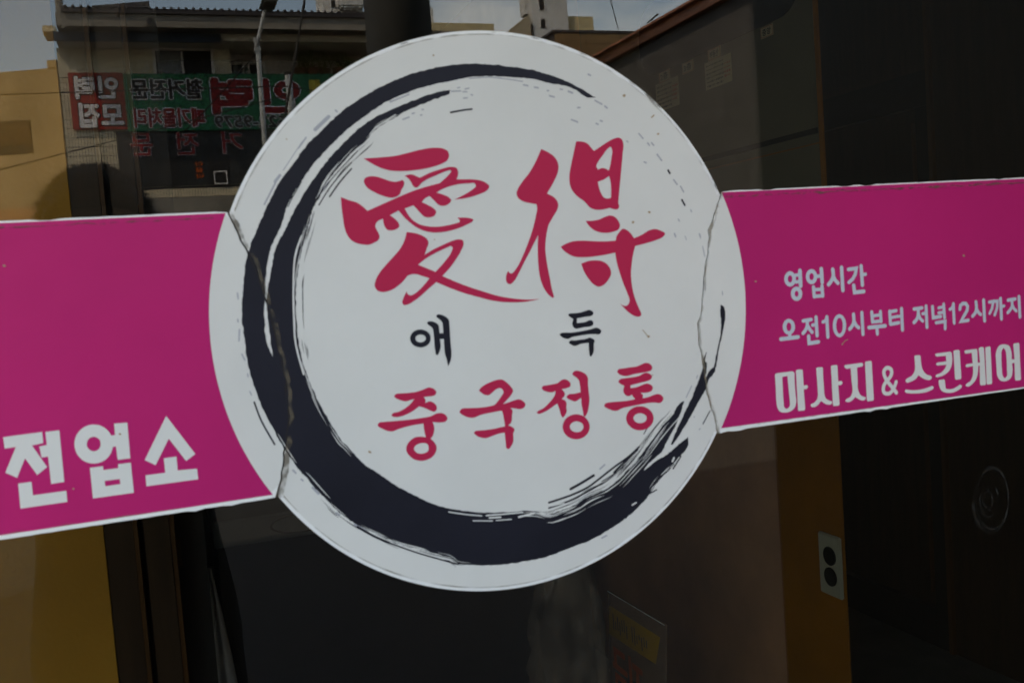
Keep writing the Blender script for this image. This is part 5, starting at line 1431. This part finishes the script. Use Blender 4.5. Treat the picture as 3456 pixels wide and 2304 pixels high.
# buildings farther back
bf = empty('brown_panel_building', 'brown panel clad building behind the copper roof', 'building')
boxo('wall', M_joint, bf, 10.45, 16.0, -34, -24.3, -0.1, 7.80)
boxo('coping', M_rooft, bf, 10.40, 16.05, -34, -24.25, 7.801, 7.87)
for r_ in range(5):
    for c_ in range(12):
        boxo('panel', M_brick, bf, 10.47 + c_ * 0.46, 10.47 + c_ * 0.46 + 0.45, -24.299, -24.27, 7.52 - r_ * 0.28, 7.79 - r_ * 0.28)
def tower(name, label, m, x0, x1, y, z1, d=12, extra=()):
    t = empty(name, label, 'building')
    boxo('wall', m, t, x0, x1, y - d, y, -0.1, z1)
    for e in extra:
        o = boxo('window', M_open, t, e[0], e[1], y - 0.05, y + 0.03, e[2], e[3])
        boxo('frame', M_wframe, o, e[0] - 0.08, e[0] - 0.001, y, y + 0.06, e[2], e[3])
        boxo('frame', M_wframe, o, e[1] + 0.001, e[1] + 0.08, y, y + 0.06, e[2], e[3])
    return t
yf = -59.3
t = tower('apartment_tower', 'pale grey stair tower with small windows on the skyline', M_apt, 24.0, 26.5, yf, 24.0, 1.6, ((24.52, 24.86, 18.35, 19.0), (24.54, 24.86, 17.2, 17.75), (24.5, 24.86, 20.2, 20.9)))
boxo('side_fin', M_apt, t, 23.7, 23.999, yf - 1.4, yf - 0.5, 18.2, 24.0)
tower('tan_block', 'tan rendered block to the right of the stair tower', M_tan, 26.6, 28.55, yf - 0.5, 18.13, 2)
t = tower('tan_flat_building', 'flat tan building beside the big utility pole', M_tan, 16.4, 21.3, yf, 17.4, 6)
boxo('dark_ledge', M_darkw, t, 16.3, 21.5, yf + 0.01, yf + 0.5, 16.6, 16.78)  # ledge in one flat dark colour across the front
boxo('penthouse', M_apt, t, 16.6, 17.93, yf - 4, yf - 2, 17.401, 18.9)
bm = bmesh.new()
fill(bm, [[Vector(p) for p in ((21.9, 16.7), (23.69, 18.0), (23.69, -0.1), (21.9, -0.1))]], lambda p, d: Vector((p.x, yf + 0.3 - d, p.y)), 2.0)
gb = obj('gable_house', bm, mat('grey_tan_render', (0.36, 0.31, 0.23), 0.9, var=0.1), None)
tag(gb, 'building with sloping roof edge leaning against the stair tower', 'building')
t = tower('apartment_block', 'white apartment block above the roof tiles', M_apt, 10.5, 12.9, yf, 24.0, 2.5, ((11.0, 11.25, 18.2, 18.6),))
boxo('bay', M_apt, t, 11.3, 12.88, yf + 0.01, yf + 0.9, 18.0, 24.0, bev=0.12)

# ---------------------------------------------------------------- the photographer, seen in the glass
M_skin = mat('skin', (0.42, 0.25, 0.17), 0.55)
M_jack = mat('black_jacket', (0.012, 0.012, 0.014), 0.85, var=0.3, vscale=30)
M_trou = mat('dark_trousers', (0.014, 0.015, 0.02), 0.9)
M_shoe = mat('dark_shoes', (0.015, 0.013, 0.012), 0.5)
M_hair = mat('dark_brown_hair', (0.018, 0.010, 0.007), 0.35, spec=0.5)
M_body = mat('black_camera_body', (0.012, 0.012, 0.012), 0.5)
pr = empty('person', 'person in dark clothes with short dark hair raising a camera to the face', 'person')
HX, HY = -0.325, -0.965
HZ = 1.402
V, E_, RAD = [], [], []
def nv(p, r, parent=None):
    V.append(Vector(p)); RAD.append(r)
    i = len(V) - 1
    if parent is not None:
        E_.append((parent, i))
    return i
pel = nv((HX, HY - 0.03, 0.80), (0.135, 0.10))
ab = nv((HX, HY - 0.03, 0.95), (0.125, 0.09), pel)
ch = nv((HX, HY - 0.04, 1.11), (0.145, 0.10), ab)
nk0 = nv((HX, HY - 0.035, 1.225), (0.075, 0.065), ch)
nk = nv((HX, HY - 0.02, 1.275), (0.046, 0.046), nk0)
hd0 = nv((HX, HY + 0.016, 1.338), (0.060, 0.078), nk)
hd = nv((HX, HY, 1.405), (0.073, 0.088), hd0)
hd2 = nv((HX, HY - 0.01, 1.455), (0.062, 0.075), hd)
ns_ = nv((HX, HY + 0.088, 1.385), (0.014, 0.014), hd)
for s in (-1, 1):
    er = nv((HX + s * 0.082, HY - 0.01, 1.395), (0.012, 0.02), hd)
hands = []
for s in (-1, 1):
    sh = nv((HX + s * 0.165, HY - 0.03, 1.19), (0.058, 0.058), nk0)
    el = nv((HX + s * 0.215, HY + 0.04, 0.985), (0.043, 0.043), sh)
    tgt = Vector((-0.262 + s * 0.075, -0.80, 1.285))
    wr_ = nv(tgt + Vector((s * 0.035, -0.055, -0.055)), (0.027, 0.024), el)
    pm = nv(tgt + Vector((s * 0.02, -0.015, -0.02)), (0.032, 0.016), wr_)
    for k in range(4):
        b0 = nv(tgt + Vector((s * 0.012, 0.012, 0.028 - k * 0.02)), (0.0085, 0.0085), pm)
        b1 = nv(tgt + Vector((s * 0.004, 0.034 - 0.003 * abs(k - 1), 0.028 - k * 0.02)), (0.008, 0.008), b0)
        b2 = nv(tgt + Vector((-s * 0.016, 0.040 - 0.004 * abs(k - 1), 0.027 - k * 0.02)), (0.007, 0.007), b1)
    t0 = nv(tgt + Vector((s * 0.008, -0.032, 0.012)), (0.010, 0.010), pm)
    t1 = nv(tgt + Vector((-s * 0.014, -0.038, 0.026)), (0.0085, 0.0085), t0)
    hp = nv((HX + s * 0.085, HY - 0.03, 0.74), (0.085, 0.085), pel)
    kn = nv((HX + s * 0.095, HY - 0.01, 0.41), (0.055, 0.058), hp)
    an_ = nv((HX + s * 0.10, HY - 0.04, 0.085), (0.038, 0.042), kn)
    ft = nv((HX + s * 0.11, HY + 0.06, 0.045), (0.042, 0.038), an_)
    fe = nv((HX + s * 0.115, HY + 0.13, 0.034), (0.036, 0.030), ft)
me = bpy.data.meshes.new('body')
me.from_pydata(V, E_, [])
bo = bpy.data.objects.new('body', me)
COL.objects.link(bo)
sk_ = bo.modifiers.new('skin', 'SKIN')
sk_.use_smooth_shade = True
for i, r in enumerate(RAD):
    me.skin_vertices[0].data[i].radius = r
me.skin_vertices[0].data[0].use_root = True
sb = bo.modifiers.new('sub', 'SUBSURF')
sb.levels = sb.render_levels = 2
bpy.context.view_layer.update()
bme = bpy.data.meshes.new_from_object(bo.evaluated_get(bpy.context.evaluated_depsgraph_get()))
bpy.data.objects.remove(bo)
body = link('body', bme, M_skin, pr, True)
def cloth(name, m, keep, off):
    b = bmesh.new()
    b.from_mesh(bme)
    bmesh.ops.recalc_face_normals(b, faces=b.faces)
    b.normal_update()
    for v, nn in [(v, v.normal.copy()) for v in b.verts]:
        v.co += nn * off
    bmesh.ops.delete(b, geom=[f for f in b.faces if not keep(f.calc_center_median())], context='FACES')
    return obj(name, b, m, pr, True)
cloth('jacket', M_jack, lambda c: 0.72 < c.z < 1.262 and not (c.y > -0.842 and abs(c.x + 0.262) < 0.14 and c.z > 1.19), 0.012)
cloth('trousers', M_trou, lambda c: 0.10 < c.z < 0.80, 0.009)
cloth('shoes', M_shoe, lambda c: c.z < 0.11, 0.004)
# hair: a cap and a few thousand strands
def scalp(a, e, k=1.0):
    return Vector((HX + 0.080 * k * math.cos(e) * math.cos(a), HY - 0.012 + 0.096 * k * math.cos(e) * math.sin(a), 1.418 + 0.098 * k * math.sin(e)))
bm = bmesh.new()
rows = []
for i in range(13):
    e = R(-18 + 108 * i / 12)
    row = []
    for k in range(28):
        a = 2 * math.pi * k / 28
        ee = e
        if math.sin(a) > 0.25:
            ee = max(e, R(34) * math.sin(a))
        row.append(bm.verts.new(scalp(a, ee, 1.02)))
    rows.append(row)
for i in range(12):
    for k in range(28):
        try:
            bm.faces.new((rows[i][k], rows[i][(k + 1) % 28], rows[i + 1][(k + 1) % 28], rows[i + 1][k]))
        except ValueError:
            pass
rnd = random.Random(11)
for i in range(5200):
    a = rnd.uniform(0, 2 * math.pi)
    e = math.asin(rnd.uniform(-0.25, 1.0))
    if math.sin(a) > 0.25 and e < R(36) * math.sin(a):
        continue
    p = scalp(a, e, 1.0)
    n = (p - Vector((HX, HY - 0.012, 1.40))).normalized()
    fl = Vector((rnd.gauss(0, 0.35), rnd.gauss(0, 0.35), -0.55 + rnd.gauss(0, 0.2)))
    ln = rnd.uniform(0.020, 0.042)
    s = n.cross(Vector((rnd.random(), rnd.random(), 0.3))).normalized() * 0.0007
    pv = None
    for k in range(4):
        u = k / 3
        c = p + n * ln * u * (1 - 0.45 * u) + fl * ln * u * u * 1.1
        w = s * (1 - 0.8 * u)
        q = (bm.verts.new(c - w), bm.verts.new(c + w))
        if pv:
            bm.faces.new((pv[0], pv[1], q[1], q[0]))
        pv = q
obj('hair', bm, M_hair, pr)
for s in (-1, 1):
    bm = bmesh.new()
    bmesh.ops.create_uvsphere(bm, u_segments=10, v_segments=8, radius=0.011, matrix=Matrix.Translation((HX + s * 0.03, HY + 0.072, 1.408)))
    ey = obj('eye', bm, M_twhite, pr, True)
    bm = bmesh.new()
    bmesh.ops.create_uvsphere(bm, u_segments=8, v_segments=6, radius=0.0055, matrix=Matrix.Translation((HX + s * 0.03, HY + 0.079, 1.408)))
    obj('iris', bm, M_hair, ey, True)
bm = bmesh.new()
tube(bm, [(HX - 0.024, HY + 0.078, 1.345), (HX, HY + 0.086, 1.343), (HX + 0.024, HY + 0.078, 1.345)], 0.005, 6)
obj('mouth', bm, M_pred, pr)
# the camera held in both hands, just behind the viewpoint
ck = empty('photo_camera', 'black camera held up by the photographer', 'camera')
Rz = Matrix.Translation(CAM + Vector((0.0, -0.012, 0.0))) @ Matrix.Rotation(R(-19.5), 4, 'Z')
def cbox(name, *a, bev=0.004, m=M_body):
    bm = bmesh.new()
    bx(bm, *a, bev=bev)
    bm.transform(Rz)
    return obj(name, bm, m, ck)
cbox('body', -0.066, 0.066, -0.125, -0.070, -0.052, 0.038)
cbox('grip', -0.080, -0.0665, -0.115, -0.052, -0.050, 0.030)
cbox('prism', -0.026, 0.026, -0.118, -0.066, 0.0385, 0.066)
bm = bmesh.new()
tube(bm, [(0, -0.0695, 0), (0, -0.03, 0), (0, -0.004, 0)], 0.034, 24)
bm.transform(Rz)
obj('lens', bm, M_body, ck, False)
